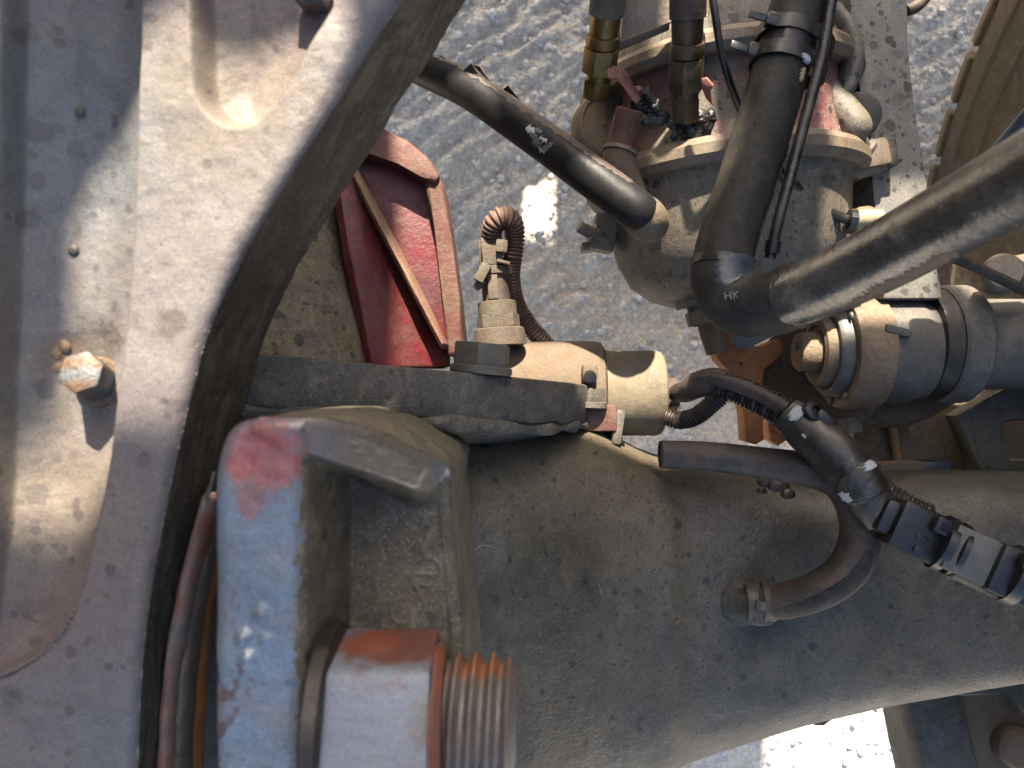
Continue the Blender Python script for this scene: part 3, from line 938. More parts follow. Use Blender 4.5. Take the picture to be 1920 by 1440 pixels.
add('threaded_stud', V, Fc, 'thread', tb, 50)

# ------------------------------------------------------------------ rusty curved plates in the dark gap
rp = thing('rusty_curved_plate', 'rusty curved plate edges in the dark gap beside the bracket', 'plate', (-0.14, -0.15, 0.70))
for off, mat, dd in ((0, 'rust_red', 0.345), (19, 'steel_worn', 0.350), (38, 'rust', 0.360)):
    nm = 'plate_edge'
    pp = [(404 + off * .3, 930, dd, 0.005), (372 + off * .6, 1040, dd, 0.005), (345 + off * .8, 1170, dd, 0.005), (328 + off, 1300, dd, 0.005), (320 + off, 1440, dd, 0.005), (318 + off, 1600, dd, 0.005)]
    tube(nm, [(*P(a, b, c), 0.0042) for a, b, c, r in pp], mat, rp, n=10, sides=16, flat=2.4, lump=0.05)
# cotter wire stub by the pad's upper corner
tag(ptube('wire_end', [(402, 885, 0.30, 0.0007), (396, 910, 0.30, 0.0008), (388, 930, 0.305, 0.0010), (384, 946, 0.305, 0.0012)], 'bolt', None, sides=10),
    'short bent grey wire end beside the upper corner of the blue bracket', 'wire')

# ------------------------------------------------------------------ axle housing
ax = thing('axle_housing', 'dusty dark grey axle housing with droplet stains and bolted flange', 'axle', (0.0, -0.15, 0.41))
ZA = 0.48
keys = np.array([  # x, Y upper, Y lower, half height, exponent
    (-0.42, -0.040, -0.345, 0.155, 3.0), (-0.30, -0.034, -0.350, 0.185, 3.0), (-0.17, -0.020, -0.352, 0.195, 3.0), (-0.08, -0.019, -0.348, 0.184, 3.0),
    (-0.02, -0.018, -0.338, 0.156, 3.0), (0.03, -0.022, -0.326, 0.126, 3.0), (0.062, -0.030, -0.316, 0.106, 3.1), (0.085, -0.043, -0.308, 0.096, 3.2),
    (0.11, -0.055, -0.299, 0.087, 3.2), (0.142, -0.063, -0.285, 0.079, 3.4), (0.20, -0.069, -0.266, 0.074, 3.6), (0.25, -0.071, -0.253, 0.072, 3.6),
    (0.308, -0.072, -0.243, 0.070, 3.6), (0.40, -0.071, -0.228, 0.068, 3.6), (0.50, -0.071, -0.220, 0.067, 3.6), (0.62, -0.071, -0.218, 0.066, 3.6)])
K = catmull(keys, 14)
ns = 120
V, Fc = [], []
aa = np.linspace(0, 2 * np.pi, ns, endpoint=False)
for x, yu, yl, hz, ex_ in K:
    cy, hy = (yu + yl) / 2, (yu - yl) / 2
    ca, sa = np.cos(aa), np.sin(aa)
    yy = cy + hy * np.sign(ca) * np.abs(ca) ** (2 / ex_)
    zz = ZA + hz * np.sign(sa) * np.abs(sa) ** (2 / ex_)
    # slight crease where the banjo meets the arm, and hand-worked unevenness
    bumpz = 0.0028 * math.exp(-((x - 0.108 ) / 0.012) ** 2) * (sa > 0.3)
    zz = zz + bumpz
    V += [(x, a, b) for a, b in zip(yy, zz)]
V = np.array(V)
V[:, 2] += vnoise(V[:, 0], V[:, 1], 0.05, 31) * 0.0016 + vnoise(V[:, 0], V[:, 1], 0.018, 32) * 0.0006
m_ = len(K)
for i in range(m_ - 1):
    for j in range(ns):
        k2 = (j + 1) % ns
        Fc.append((i * ns + j, i * ns + k2, (i + 1) * ns + k2, (i + 1) * ns + j))
Fc.append(tuple(range(ns)))
Fc.append(tuple((m_ - 1) * ns + j for j in range(ns)))
add('housing_body', V, Fc, 'axle', ax, 60)



def axle_z(x, y):
    k = [np.interp(x, K[:, 0], K[:, i]) for i in range(1, 5)]
    cy, hy = (k[0] + k[1]) / 2, (k[0] - k[1]) / 2
    u = min(abs((y - cy) / hy), 0.999)
    return ZA + k[2] * (1 - u ** k[3]) ** (1 / k[3])


def on_axle(px, py, lift=0.0):
    d = 0.5
    for _ in range(12):
        q = P(px, py, d)
        d = CAM_Z - axle_z(q.x, q.y)
    q = P(px, py, d)
    q.z += lift
    return q


# forging seam down the shoulder, with its nub and a few thin scratches
tube('seam', [(*on_axle(a, b, -0.0003), r) for a, b, r in ((1212, 985, 0.0007), (1222, 1030, 0.0010), (1232, 1075, 0.0013), (1243, 1110, 0.0012), (1250, 1140, 0.0016), (1260, 1160, 0.0020), (1268, 1185, 0.0012), (1288, 1240, 0.0008))],
     'axle_flange', ax, n=8, sides=10, lump=0.25)
lathe('seam_nub', on_axle(1267, 1161, -0.001), (0.2, 0.1, 1), [(0, 0.0042), (0.002, 0.0038), (0.0032, 0.0022), (0.0026, 0.0014), (0.0018, 0.0004)], 'tan_dark', ax, 14, 60)
for pts_ in (((872, 1036), (890, 1030), (905, 1022), (922, 1026), (938, 1040), (952, 1034)), ((880, 1052), (900, 1044), (915, 1048)), ((962, 1040), (975, 1032), (985, 1045)), ((1122, 1095), (1126, 1104), (1128, 1115))):
    tube('scratch', [(*on_axle(a, b, 0.0001), 0.00035) for a, b in pts_], 'scratch', ax, n=6, sides=6)
for a, b, r in ((1270, 1215, 0.0022), (1450, 1040, 0.0016), (1130, 960, 0.0014), (1520, 1220, 0.0015), (1080, 1250, 0.0016), (1380, 1290, 0.0014), (1700, 1180, 0.0016), (990, 930, 0.0018), (1010, 1190, 0.0013)):
    lathe('mud_fleck', on_axle(a, b, -0.0006), (random.uniform(-.3, .3), random.uniform(-.3, .3), 1), [(0, r), (r * .5, r * .8), (r * .75, r * .3)], 'tan_dark', ax, 7, 60)

FA = math.radians(-5.0)                                   # the flange plane is turned a little
fdir = Vector((math.sin(-FA), math.cos(FA), 0))           # flange normal (towards the carrier)
fx_ = Vector((math.cos(FA), math.sin(FA), 0))
FC = Vector((-0.158, -0.0105, ZA))


def on_flange(theta, r, t):
    """angle from straight up, radius, distance along the flange normal"""
    return FC + fx_ * (r * math.sin(theta)) + Vector((0, 0, 1)) * (r * math.cos(theta)) + fdir * t


RF = 0.222
lathe('flange', FC, fdir, [(0.000, 0.15), (0.000, RF - 0.004), (0.0012, RF - 0.001), (0.003, RF), (0.0265, RF), (0.0278, RF - 0.0008), (0.0285, RF - 0.003), (0.0285, 0.10)],
      'axle_flange', ax, 160, 40)
lathe('weld_lip', FC, fdir, [(-0.016, 0.15), (-0.016, RF - 0.036), (-0.010, RF - 0.022), (-0.004, RF - 0.012), (0.001, RF - 0.011), (0.001, 0.15)], 'axle_flange', ax, 160, 60)
pts = []
for i in range(60):
    th = math.radians(-75 + 170 * i / 59)
    q = on_flange(th, RF - 0.0022 + 0.0010 * math.sin(i * 2.1), -0.0020 - 0.0012 * math.sin(i * 0.6))
    pts.append((*q, 0.0032 + 0.0011 * math.sin(i * 1.7) + (0.0016 if 30 < i < 42 else 0)))
tube('weld_bead', pts, 'axle_flange', ax, n=6, sides=14, lump=0.13)


def flange_bolt(theta, r=RF - 0.013, s=1.0, mat='bolt'):
    o = on_flange(theta, r, 0.0285)
    h = hexa('flange_bolt', o + fdir * 0.0045, fdir, 0.0182 * s, 0.0140 * s, mat, ax, rot=random.uniform(0, 1), bev=0.07)
    lathe('washer', o, fdir, [(0, 0.018 * s), (0.001, 0.0188 * s), (0.0042, 0.0188 * s), (0.005, 0.0175 * s)], mat, h, 32)


for th in (-20, 41, 100):
    flange_bolt(math.radians(th))

# ------------------------------------------------------------------ red differential carrier
dc = thing('differential_carrier', 'dark red painted differential carrier with dusty ribs behind the flange', 'differential', (-0.15, 0.09, 0.40))
lathe('pinion_barrel', (-0.195, 0.0, 0.52), (0, 1, 0), [(0.012, 0.098), (0.02, 0.096), (0.05, 0.088), (0.085, 0.075), (0.12, 0.066), (0.15, 0.064), (0.2, 0.07), (0.21, 0.06)], 'barrel', dc, 72)
DP = 0.587
pprism('web_plate', [(560, 655), (560, 430), (640, 350), (690, 262), (760, 275), (812, 322), (838, 400), (866, 640), (860, 668)], DP, 0.02, 'red', dc, bev=0.003)
# thick raised border on the right and its arc over the top
pprism('border_wall', [(792, 330), (815, 318), (832, 345), (846, 440), (862, 560), (872, 668), (838, 668), (830, 560), (815, 430)], 0.572, 0.05, 'red_dusty', dc, bev=0.004, seg=3)
pprism('top_rim', [(600, 205), (660, 222), (715, 238), (765, 262), (803, 294), (826, 330), (815, 346), (788, 330), (745, 306), (700, 290), (640, 278), (600, 275)], 0.568, 0.06, 'red_dusty', dc, bev=0.004, seg=3)
# broad slanting face between the barrel and the rib
plate3('slanting_face', [P(628, 345, 0.552), P(672, 332, 0.575), P(755, 490, 0.582), P(838, 655, 0.590), P(838, 690, 0.590), P(690, 690, 0.545), P(650, 480, 0.545)], 0.010, 'red', dc, 0.002)
# diagonal stiffening rib with a dusty crest
ptube('diagonal_rib', [(672, 335, 0.588, 0.0048), (720, 430, 0.582, 0.0046), (775, 535, 0.576, 0.0040), (834, 650, 0.572, 0.0030)], 'rib', dc, n=12, sides=20, flat=6.0, lump=0.02)
lathe('plug', P(729, 597, 0.596), (0, 0, 1), [(0, 0.007), (0.002, 0.007), (0.003, 0.005)], 'steel_dark', dc, 20)

# ------------------------------------------------------------------ diff lock actuator beside the flange
da = thing('lock_actuator', 'tan dusty cylindrical actuator with black end cap beside the flange', 'actuator', (0.04, 0.0, 0.48))
DA = 0.60
AY = (720 - 737) / F * DA
xx = lambda px: (px - 960) / F * 0.575
lathe('body', (0, AY, CAM_Z - DA), (1, 0, 0), [(xx(860), 0.030), (xx(862), 0.0395), (xx(1060), 0.0405), (xx(1118), 0.0405), (xx(1132), 0.0395), (xx(1137), 0.036), (xx(1137), 0.02)], 'tan', da, 72)
cp = lathe('end_cap', (0, AY, CAM_Z - DA), (1, 0, 0), [(xx(1130), 0.025), (xx(1131), 0.0335), (xx(1142), 0.0338), (xx(1146), 0.0332), (xx(1240), 0.0332), (xx(1248), 0.0322), (xx(1252), 0.030), (xx(1251), 0.01)], 'cap', da, 72)
hexa('hex_plug', (xx(1251), AY - 0.001, CAM_Z - DA), (1, 0, 0), 0.0135, 0.013, 'hose_brown', da, rot=0.2)
lathe('port_boss', P(938, 648, 0.57), Vector((-0.06, 1, 0)), [(0, 0.0192), (0.008, 0.0190), (0.012, 0.0185), (0.013, 0.017)], 'tan_dark', da, 48)
box('lug', P(1105, 700, 0.556), (0.011, 0.013, 0.014), 'tan', da, bev=0.003)
lathe('lug_socket', P(1106, 705, 0.549), (0, -0.3, 1), [(0, 0.0045), (0.003, 0.0045), (0.0032, 0.0035)], 'steel_dark', da, 20)
box('mounting_ear', P(1122, 782, 0.575), (0.025, 0.020, 0.03), 'red_dusty', da, bev=0.003)
eb = hexa('ear_bolt', P(1104, 752, 0.562), (0.05, 1, 0.0), 0.0125, 0.010, 'bolt', da, rot=0.5)
lathe('washer', P(1104, 756, 0.562), (0.05, 1, 0.0), [(-0.003, 0.0135), (0.001, 0.0135), (0.0015, 0.012)], 'bolt', eb, 28)
box('ear_tab', P(1157, 800, 0.572), (0.0075, 0.026, 0.02), 'bolt', da, rot=(0, 0, -8), bev=0.003)
tube('tab_hook', [(*P(1150, 815, 0.575), 0.003), (*P(1160, 828, 0.573), 0.0036), (*P(1165, 838, 0.575), 0.003)], 'steel_dark', da, sides=12)

# ------------------------------------------------------------------ position switch, its connector and conduit on top of the actuator
sw = thing('position_switch', 'brown dusty plug and socket sensor rising from the actuator', 'sensor', tuple(P(935, 600, 0.58)))
A_ = Vector((-0.07, 1, 0.0)).normalized()
o_ = P(935, 614, 0.57)
lathe('collar', o_, A_, [(0, 0.0160), (0.0085, 0.0158), (0.009, 0.0150)], 'tan_dark', sw, 8, 20)
lathe('hex_body', o_ + A_ * 0.009, A_, [(0, 0.0145), (0.0095, 0.0142), (0.0102, 0.0130)], 'tan_dark', sw, 40)
lathe('plug_sleeve', o_ + A_ * 0.019, A_, [(0, 0.0105), (0.020, 0.0102), (0.021, 0.009)], 'hose_brown', sw, 32)
box('keyway', o_ + A_ * 0.029 + Vector((-0.002, 0, 0.0105)), (0.0075, 0.018, 0.003), 'tan_dark', sw, rot=(0, 0, 4), bev=0.0008)
lathe('latch_ring', o_ + A_ * 0.038, A_, [(0, 0.0105), (0.001, 0.0128), (0.006, 0.0128), (0.007, 0.011)], 'tan_dark', sw, 32)
box('latch_arm', P(905, 512, 0.557), (0.0075, 0.014, 0.010), 'tan_dark', sw, rot=(0, 0, -28), bev=0.0012)
box('latch_hook', P(899, 533, 0.56), (0.0055, 0.009, 0.007), 'hose_brown', sw, rot=(0, 0, -50), bev=0.001)
box('connector_shell', P(923, 473, 0.567), (0.0155, 0.021, 0.018), 'tan_dark', sw, rot=(0, 0, 6), bev=0.0018)
box('connector_tab', P(941, 462, 0.557), (0.0085, 0.009, 0.008), 'tan_dark', sw, rot=(0, 0, -4), bev=0.001)
box('connector_tab', P(944, 492, 0.558), (0.010, 0.0022, 0.008), 'tan_dark', sw, rot=(0, 0, -14), bev=0.0006)
box('connector_side', P(905, 480, 0.575), (0.005, 0.022, 0.014), 'hose_brown', sw, rot=(0, 0, 6), bev=0.001)
sc_ = thing('sensor_conduit', 'reddish brown corrugated conduit looping over the sensor plug', 'conduit', tuple(P(965, 520, 0.6)))
ptube('upper_loop', [(922, 452, 0.565, 0.0068), (922, 432, 0.56, 0.0072), (930, 414, 0.556, 0.0074), (946, 407, 0.556, 0.0074), (960, 416, 0.56, 0.0072), (965, 440, 0.566, 0.0070), (962, 480, 0.572, 0.0068)],
      'conduit_red', sc_, corr=(0.0028, 0.0008), step=0.0004, n=20)
ptube('lower_run', [(962, 478, 0.572, 0.0066), (958, 520, 0.58, 0.0066), (966, 565, 0.59, 0.0066), (985, 600, 0.595, 0.0066), (1012, 634, 0.6, 0.0066), (1040, 665, 0.61, 0.0066)],
      'conduit_red', sc_, corr=(0.0026, 0.0007), step=0.0004, n=20)


# ------------------------------------------------------------------ helpers for marks lying on hoses and for plates with holes
def tube_patch(name, pts, s0, s1, a0, a1, off, mat, parent, ns=24, na=12, rag=0.0, sides=24, seed=0):
    """a thin film lying on a hose: share s0..s1 of its length, angle a0..a1 (degrees, 90 = towards the camera side)"""
    C = catmull(pts, 24)
    R = C[:, 3]
    C = C[:, :3]
    T, U, W = frames(C)
    r = np.random.default_rng(seed)
    V, Fc = [], []
    jit0 = r.uniform(-rag, rag, ns + 1)
    jit1 = r.uniform(-rag, rag, ns + 1)
    for i in range(ns + 1):
        f = (s0 + (s1 - s0) * i / ns) * (len(C) - 1)
        k = min(int(f), len(C) - 2)
        u = f - k
        c = C[k] * (1 - u) + C[k + 1] * u
        rr = R[k] * (1 - u) + R[k + 1] * u
        ends = math.sin(math.pi * min(max(i / ns, 0.0), 1.0)) ** 0.35 if rag else 1.0
        m0 = (a0 + a1) / 2
        lo = m0 + (a0 - m0) * max(ends, 0.05) + jit0[i]
        hi = m0 + (a1 - m0) * max(ends, 0.05) + jit1[i]
        for j in range(na + 1):
            a = -math.radians(lo + (hi - lo) * j / na)
            edge = 0.0 if 0 < j < na and 0 < i < ns else -0.6
            V.append(c + (U[k] * math.cos(a) + W[k] * math.sin(a)) * (rr + off * (1 + edge)))
    for i in range(ns):
        for j in range(na):
            q = i * (na + 1) + j
            Fc.append((q, q + 1, q + na + 2, q + na + 1))
    return add(name, V, Fc, mat, parent, 60)


def curve_plate(name, loops, z, thick, mat, parent=None, bevel=0.0015):
    """a plate with holes: world xy loops, top at height z"""
    cu = bpy.data.curves.new(name, 'CURVE')
    cu.dimensions = '2D'
    cu.fill_mode = 'BOTH'
    cu.extrude = thick / 2 - bevel
    cu.bevel_depth = bevel
    cu.bevel_resolution = 2
    cx = sum(p[0] for p in loops[0]) / len(loops[0])
    cy = sum(p[1] for p in loops[0]) / len(loops[0])
    for lp in loops:
        sp = cu.splines.new('POLY')
        sp.points.add(len(lp) - 1)
        sp.use_cyclic_u = True
        for p, (x, y) in zip(sp.points, lp):
            p.co = (x - cx, y - cy, 0, 1)
    tmp = bpy.data.objects.new('tmp', cu)
    COL.objects.link(tmp)
    dg = bpy.context.evaluated_depsgraph_get()
    me = bpy.data.meshes.new_from_object(tmp.evaluated_get(dg))
    bpy.data.objects.remove(tmp)
    me.name = name
    me.materials.clear()
    me.materials.append(MT[mat])
    me.shade_smooth()
    me.set_sharp_from_angle(angle=math.radians(35))
    o = bpy.data.objects.new(name, me)
    COL.objects.link(o)
    loc = Vector((cx, cy, z - thick / 2))
    if parent is not None:
        o.parent = parent
        loc -= root_loc(parent)
    o.location = loc
    return o


pxy = lambda a, b, d: tuple(P(a, b, d))[:2]

# ------------------------------------------------------------------ brake chamber
bc = thing('brake_chamber', 'dusty grey round brake chamber with clamp band and red overspray', 'brake chamber', (0.168, 0.16, 0.38))
BA = Vector((-0.07, 1, 0)).normalized()
BO = Vector((0.170, 0.162, 0.480))
lathe('service_housing', BO, BA, [(-0.098, 0.002), (-0.098, 0.030), (-0.096, 0.048), (-0.090, 0.064), (-0.078, 0.079), (-0.060, 0.088), (-0.035, 0.0935), (-0.012, 0.096), (-0.006, 0.102), (0.0, 0.104), (0.0, 0.05)],
      'chamber', bc, 96, 50)
lathe('spring_housing', BO, BA, [(0.0, 0.05), (0.0, 0.104), (0.006, 0.103), (0.012, 0.097), (0.03, 0.0955), (0.064, 0.0955), (0.070, 0.098), (0.070, 0.05)], 'chamber_red', bc, 96, 50)
lathe('head_cover', BO, BA, [(0.070, 0.05), (0.070, 0.0975), (0.10, 0.096), (0.13, 0.09), (0.15, 0.075), (0.16, 0.05), (0.162, 0.002)], 'chamber', bc, 96, 50)
prof = [(-0.0085, 0.100), (-0.0095, 0.1045), (-0.0085, 0.1065), (-0.005, 0.1085), (-0.0035, 0.1098), (0.0035, 0.1098), (0.005, 0.1085), (0.0085, 0.1065), (0.0095, 0.1045), (0.0085, 0.100)]
lathe('clamp_band', BO, BA, prof, 'band', bc, 96, 24)
lathe('clamp_band', BO + BA * 0.073, BA, [(a * 0.9, r) for a, r in prof], 'band', bc, 96, 24)
# left clamp lug with its pinkish stud
lug = box('clamp_lug', P(1132, 438, 0.605), (0.020, 0.030, 0.016), 'band', bc, rot=(0, 0, -12), bev=0.004)
box('clamp_lug', P(1115, 462, 0.61), (0.022, 0.007, 0.016), 'band', bc, rot=(0, 0, 8), bev=0.002)
st = lathe('clamp_stud', P(1128, 446, 0.60), Vector((-0.85, 0.35, 0.25)), [(-0.006, 0.0048), (0.014, 0.0048), (0.020, 0.0046), (0.021, 0.0038)], 'band', bc, 20)
hexa('nut', P(1128, 446, 0.60) + Vector((-0.85, 0.35, 0.25)).normalized() * 0.003, Vector((-0.85, 0.35, 0.25)), 0.0085, 0.0065, 'band', st)
# right clamp lug, stud and blocks
box('clamp_lug', P(1632, 292, 0.575), (0.022, 0.021, 0.02), 'band', bc, rot=(0, 0, 12), bev=0.004)
box('clamp_lug', P(1660, 292, 0.58), (0.010, 0.020, 0.02), 'steel_dark', bc, rot=(0, 0, 8), bev=0.002)
st = lathe('clamp_stud', P(1618, 276, 0.57), Vector((-0.62, 0.45, 0.60)), [(-0.01, 0.0058), (0.012, 0.0058), (0.0155, 0.0054), (0.016, 0.004)], 'tan_dark', bc, 24)
hexa('nut', P(1618, 276, 0.57) - Vector((-0.62, 0.45, 0.60)).normalized() * 0.006, Vector((-0.62, 0.45, 0.60)), 0.010, 0.007, 'steel_worn', st)
ptube('lug_spring', [(1612, 318, 0.585, 0.003), (1600, 335, 0.585, 0.003), (1590, 352, 0.59, 0.0028), (1586, 380, 0.6, 0.0025)], 'steel_dark', bc, sides=12)
ptube('lug_strap', [(1560, 298, 0.565, 0.006), (1595, 318, 0.572, 0.0075), (1640, 312, 0.575, 0.006), (1662, 308, 0.58, 0.004)], 'chamber', bc, n=10, sides=16)
# mounting nuts under the bowl and the push rod
mn = hexa('mounting_nut', P(1300, 545, 0.6), (0.25, -1, 0), 0.0165, 0.012, 'bolt', bc, rot=0.2)
lathe('mounting_stud', P(1300, 545, 0.6), (0.25, -1, 0), [(-0.02, 0.008), (0.026, 0.008), (0.028, 0.006)], 'bolt', mn, 24)
hexa('lock_nut', P(1318, 580, 0.6), (0.25, -1, 0), 0.0155, 0.011, 'tan', bc, rot=0.6)
lathe('push_rod', P(1318, 560, 0.62), (0.3, -1, -0.1), [(0, 0.010), (0.03, 0.010), (0.045, 0.009), (0.046, 0.006)], 'tan', bc, 28)
# pale round port cap on the left shoulder
pcap = lathe('port_cap', P(1142, 236, 0.585), Vector((0.28, 0.05, 1)), [(-0.03, 0.020), (-0.012, 0.0265), (-0.003, 0.0270), (0.002, 0.0255), (0.003, 0.0225), (0.0015, 0.0215), (0.002, 0.002)], 'tan', bc, 56)
for k, (a, b) in enumerate(((1140, 215), (1148, 222), (1136, 232), (1150, 236), (1142, 246), (1153, 250))):
    box('cast_mark', P(a, b, 0.5815), (0.0035, 0.0012, 0.0012), 'tan', pcap, rot=(0, 12, 20 + 70 * (k % 2)), bev=0.0003)
# hardened red and black sealant round the ports
for a, b, r, mt in ((1210, 195, 0.010, 'hose'), (1228, 215, 0.009, 'tape'), (1300, 232, 0.012, 'tape'), (1325, 228, 0.009, 'tape'), (1270, 238, 0.008, 'steel_dark'), (1195, 178, 0.007, 'red')):
    q = P(a, b, 0.531)
    V, Fc = [], []
    for i in range(7):
        for j in range(14):
            th, ph = math.pi / 2 * i / 6, 2 * math.pi * j / 14
            rr = r * (1 + 0.25 * math.sin(3 * ph + a) + 0.18 * math.sin(5 * ph + b))
            V.append(q + Vector((rr * math.sin(th) * math.cos(ph), rr * math.sin(th) * math.sin(ph), r * 0.45 * math.cos(th) + 0.001 * math.sin(7 * ph + i))))
    for i in range(6):
        for j in range(14):
            k = (j + 1) % 14
            Fc.append((i * 14 + j, i * 14 + k, (i + 1) * 14 + k, (i + 1) * 14 + j))
    add('sealant', V, Fc, mt, bc, 60)
# torn red skin and dusty ridge between the ports
plate3('bracket_skin', [P(1165, 75, 0.515), P(1255, 42, 0.505), P(1330, 30, 0.505), P(1330, -60, 0.50), P(1170, -60, 0.50)], 0.003, 'band', bc, 0.001)
plate3('bracket_skin', [P(1160, 95, 0.52), P(1255, 55, 0.508), P(1255, 40, 0.505), P(1160, 78, 0.512)], 0.0025, 'tan', bc, 0.001)

# ------------------------------------------------------------------ brass hose fittings
def fitting(label, base, top, mats, s):
    o = Vector(base)
    a = (Vector(top) - o)
    L = a.length
    a.normalize()
    f = thing('hose_fitting', label, 'hose fitting', tuple(o), 'brass hose fittings on the brake chamber')
    hexa('base_hex', o, a, 0.0105 * s, L * 0.20, mats[1], f, rot=0.3)
    lathe('neck', o + a * L * 0.20, a, [(0, 0.0088 * s), (L * 0.08, 0.0085 * s)], mats[1], f, 32)
    hexa('union_nut', o + a * L * 0.27, a, 0.0128 * s, L * 0.27, mats[0], f, rot=0.1)
    lathe('collar', o + a * L * 0.54, a, [(0, 0.010 * s), (0.001, 0.0116 * s), (L * 0.06, 0.0122 * s), (L * 0.12, 0.0116 * s), (L * 0.13, 0.010 * s)], mats[0], f, 40)
    lathe('ferrule', o + a * L * 0.66, a, [(0, 0.0100 * s), (L * 0.03, 0.0105 * s), (L * 0.20, 0.0108 * s), (L * 0.21, 0.0098 * s)], mats[0], f, 40)
    lathe('hose_end', o + a * L * 0.86, a, [(0, 0.0085 * s), (0.0005, 0.0122 * s), (L * 0.5, 0.0124 * s)], mats[2], f, 40)
    return f


fitting('bright brass hose fitting on the left of the brake chamber', P(1117, 182, 0.540), P(1140, 0, 0.495), ('brass', 'brass', 'tan_dark'), 0.95)
fitting('dark tarnished brass hose fitting in the middle of the brake chamber', P(1285, 226, 0.528), P(1290, 0, 0.485), ('brass_dark', 'brass_dark', 'hose_brown'), 0.95)

tt_ = thing('torn_tape', 'torn pinkish tape hanging from the bright brass fitting', 'tape', tuple(P(1170, 165, 0.52)))
prev = [(1138, 130), (1150, 122), (1160, 128), (1172, 132), (1184, 150), (1196, 172), (1201, 186), (1192, 196), (1180, 180), (1168, 162), (1156, 146), (1142, 148)]
plate3('strip', [P(a, b, 0.515 + 0.004 * math.sin(i)) for i, (a, b) in enumerate(prev)], 0.002, 'pink', tt_, 0.0004)
plate3('curl', [P(1310, 150, 0.51), P(1325, 145, 0.508), P(1338, 160, 0.508), P(1330, 172, 0.512), P(1340, 200, 0.518), P(1325, 185, 0.516)], 0.003, 'pink', tt_, 0.0006)

# ------------------------------------------------------------------ steel elbow under the black air hose, and that hose
el = thing('elbow_fitting', 'tan dusty elbow fitting with a rust red ring under the black hose', 'fitting', tuple(P(1170, 290, 0.55)))
ptube('sleeve', [(1180, 205, 0.525, 0.0090), (1168, 250, 0.532, 0.0095), (1160, 292, 0.535, 0.0100)], 'red_dusty', el, n=10, sides=28)
ptube('elbow', [(1161, 282, 0.535, 0.0112), (1163, 315, 0.537, 0.0118), (1180, 360, 0.54, 0.0115), (1205, 405, 0.545, 0.0110), (1216, 425, 0.555, 0.0110)], 'tan', el, n=12, sides=32)
tube('ring', [(*(P(1164, 280, 0.535)), 0.0122), (*(P(1162, 287, 0.535)), 0.0122)], 'steel_rust', el, n=4, sides=32)

ah = thing('air_hose', 'thick black rubber hose slanting from the casting to the brake chamber', 'hose', tuple(P(1000, 250, 0.58)))
HP = [(690, 78, 0.64, 0.0130), (800, 132, 0.60, 0.0131), (880, 170, 0.575, 0.0133), (1000, 252, 0.545, 0.0134), (1100, 325, 0.52, 0.0135), (1180, 384, 0.508, 0.0135), (1205, 404, 0.511, 0.0132)]
hp3 = [(*P(a, b, d), r) for a, b, d, r in HP]
hose_ = tube('hose', hp3, 'hose', ah, n=16, sides=40, lump=0.006)
ptube('end_ring', [(1199, 399, 0.512, 0.0136), (1209, 408, 0.514, 0.0142), (1216, 416, 0.522, 0.0138), (1219, 421, 0.535, 0.0128)], 'tan', ah, n=8, sides=36)
tube_patch('brown_film', hp3, 0.12, 0.80, 118, 168, 0.0004, 'hose_brown', hose_, 60, 10, rag=7, seed=3)
# chafed white print in an outlined panel
for k, (s, a, ln, wd) in enumerate(((0.515, 82, 0.012, 10), (0.53, 72, 0.014, 9), (0.545, 66, 0.012, 8), (0.53, 92, 0.010, 6), (0.555, 80, 0.012, 6), (0.57, 62, 0.008, 10), (0.575, 78, 0.006, 8), (0.545, 56, 0.012, 5), (0.565, 52, 0.010, 5))):
    tube_patch('chafed_print', hp3, s - ln, s + ln, a - wd, a + wd, 0.0003, 'white' if k % 4 == 0 else 'plastic_grey', hose_, 12, 6, rag=5, seed=20 + k)
for k, (a, b, c) in enumerate((((868, 133), (884, 118), (898, 140)), ((884, 120), (900, 124), (918, 152)), ((938, 172), (952, 160), (976, 190)), ((820, 103), (828, 104), (835, 112)))):
    plate3('torn_flap', [P(*a, 0.568), P(*b, 0.560), P(*c, 0.562)], 0.0008, 'hose_brown', hose_, 0.0)

# ------------------------------------------------------------------ hose and pipe that meet at an elbow in front of the chamber
bp_ = thing('bent_air_pipe', 'large black hose and pipe joined at an elbow in front of the chamber', 'pipe', tuple(P(1400, 520, 0.5)))
up_ = [(1530, -90, 0.48, 0.0165), (1500, 0, 0.475, 0.0168), (1466, 120, 0.47, 0.0170), (1428, 250, 0.465, 0.0172), (1393, 360, 0.46, 0.0172), (1362, 455, 0.455, 0.0172), (1352, 505, 0.452, 0.0172)]
u3 = [(*P(a, b, d), r) for a, b, d, r in up_]
uh = tube('upper_hose', u3, 'hose_dusty', bp_, n=14, sides=44, lump=0.004)
eb_ = ptube('elbow', [(1357, 488, 0.452, 0.0182), (1354, 525, 0.450, 0.0180), (1370, 560, 0.446, 0.0180), (1412, 574, 0.438, 0.0180), (1462, 566, 0.428, 0.0178), (1508, 547, 0.418, 0.0176)], 'hose_dusty', bp_, n=14, sides=44)
lo_ = [(1475, 562, 0.424, 0.0166), (1560, 528, 0.40, 0.0168), (1660, 478, 0.372, 0.0170), (1780, 412, 0.338, 0.0170), (1920, 336, 0.300, 0.0170), (2060, 260, 0.266, 0.0170)]
l3 = [(*P(a, b, d), r) for a, b, d, r in lo_]
pp_ = tube('lower_pipe', l3, 'pipe', bp_, n=14, sides=44)
tube_patch('dust_streak', l3, 0.26, 0.62, 18, 48, 0.0004, 'tan', pp_, 40, 8, rag=9, seed=5)
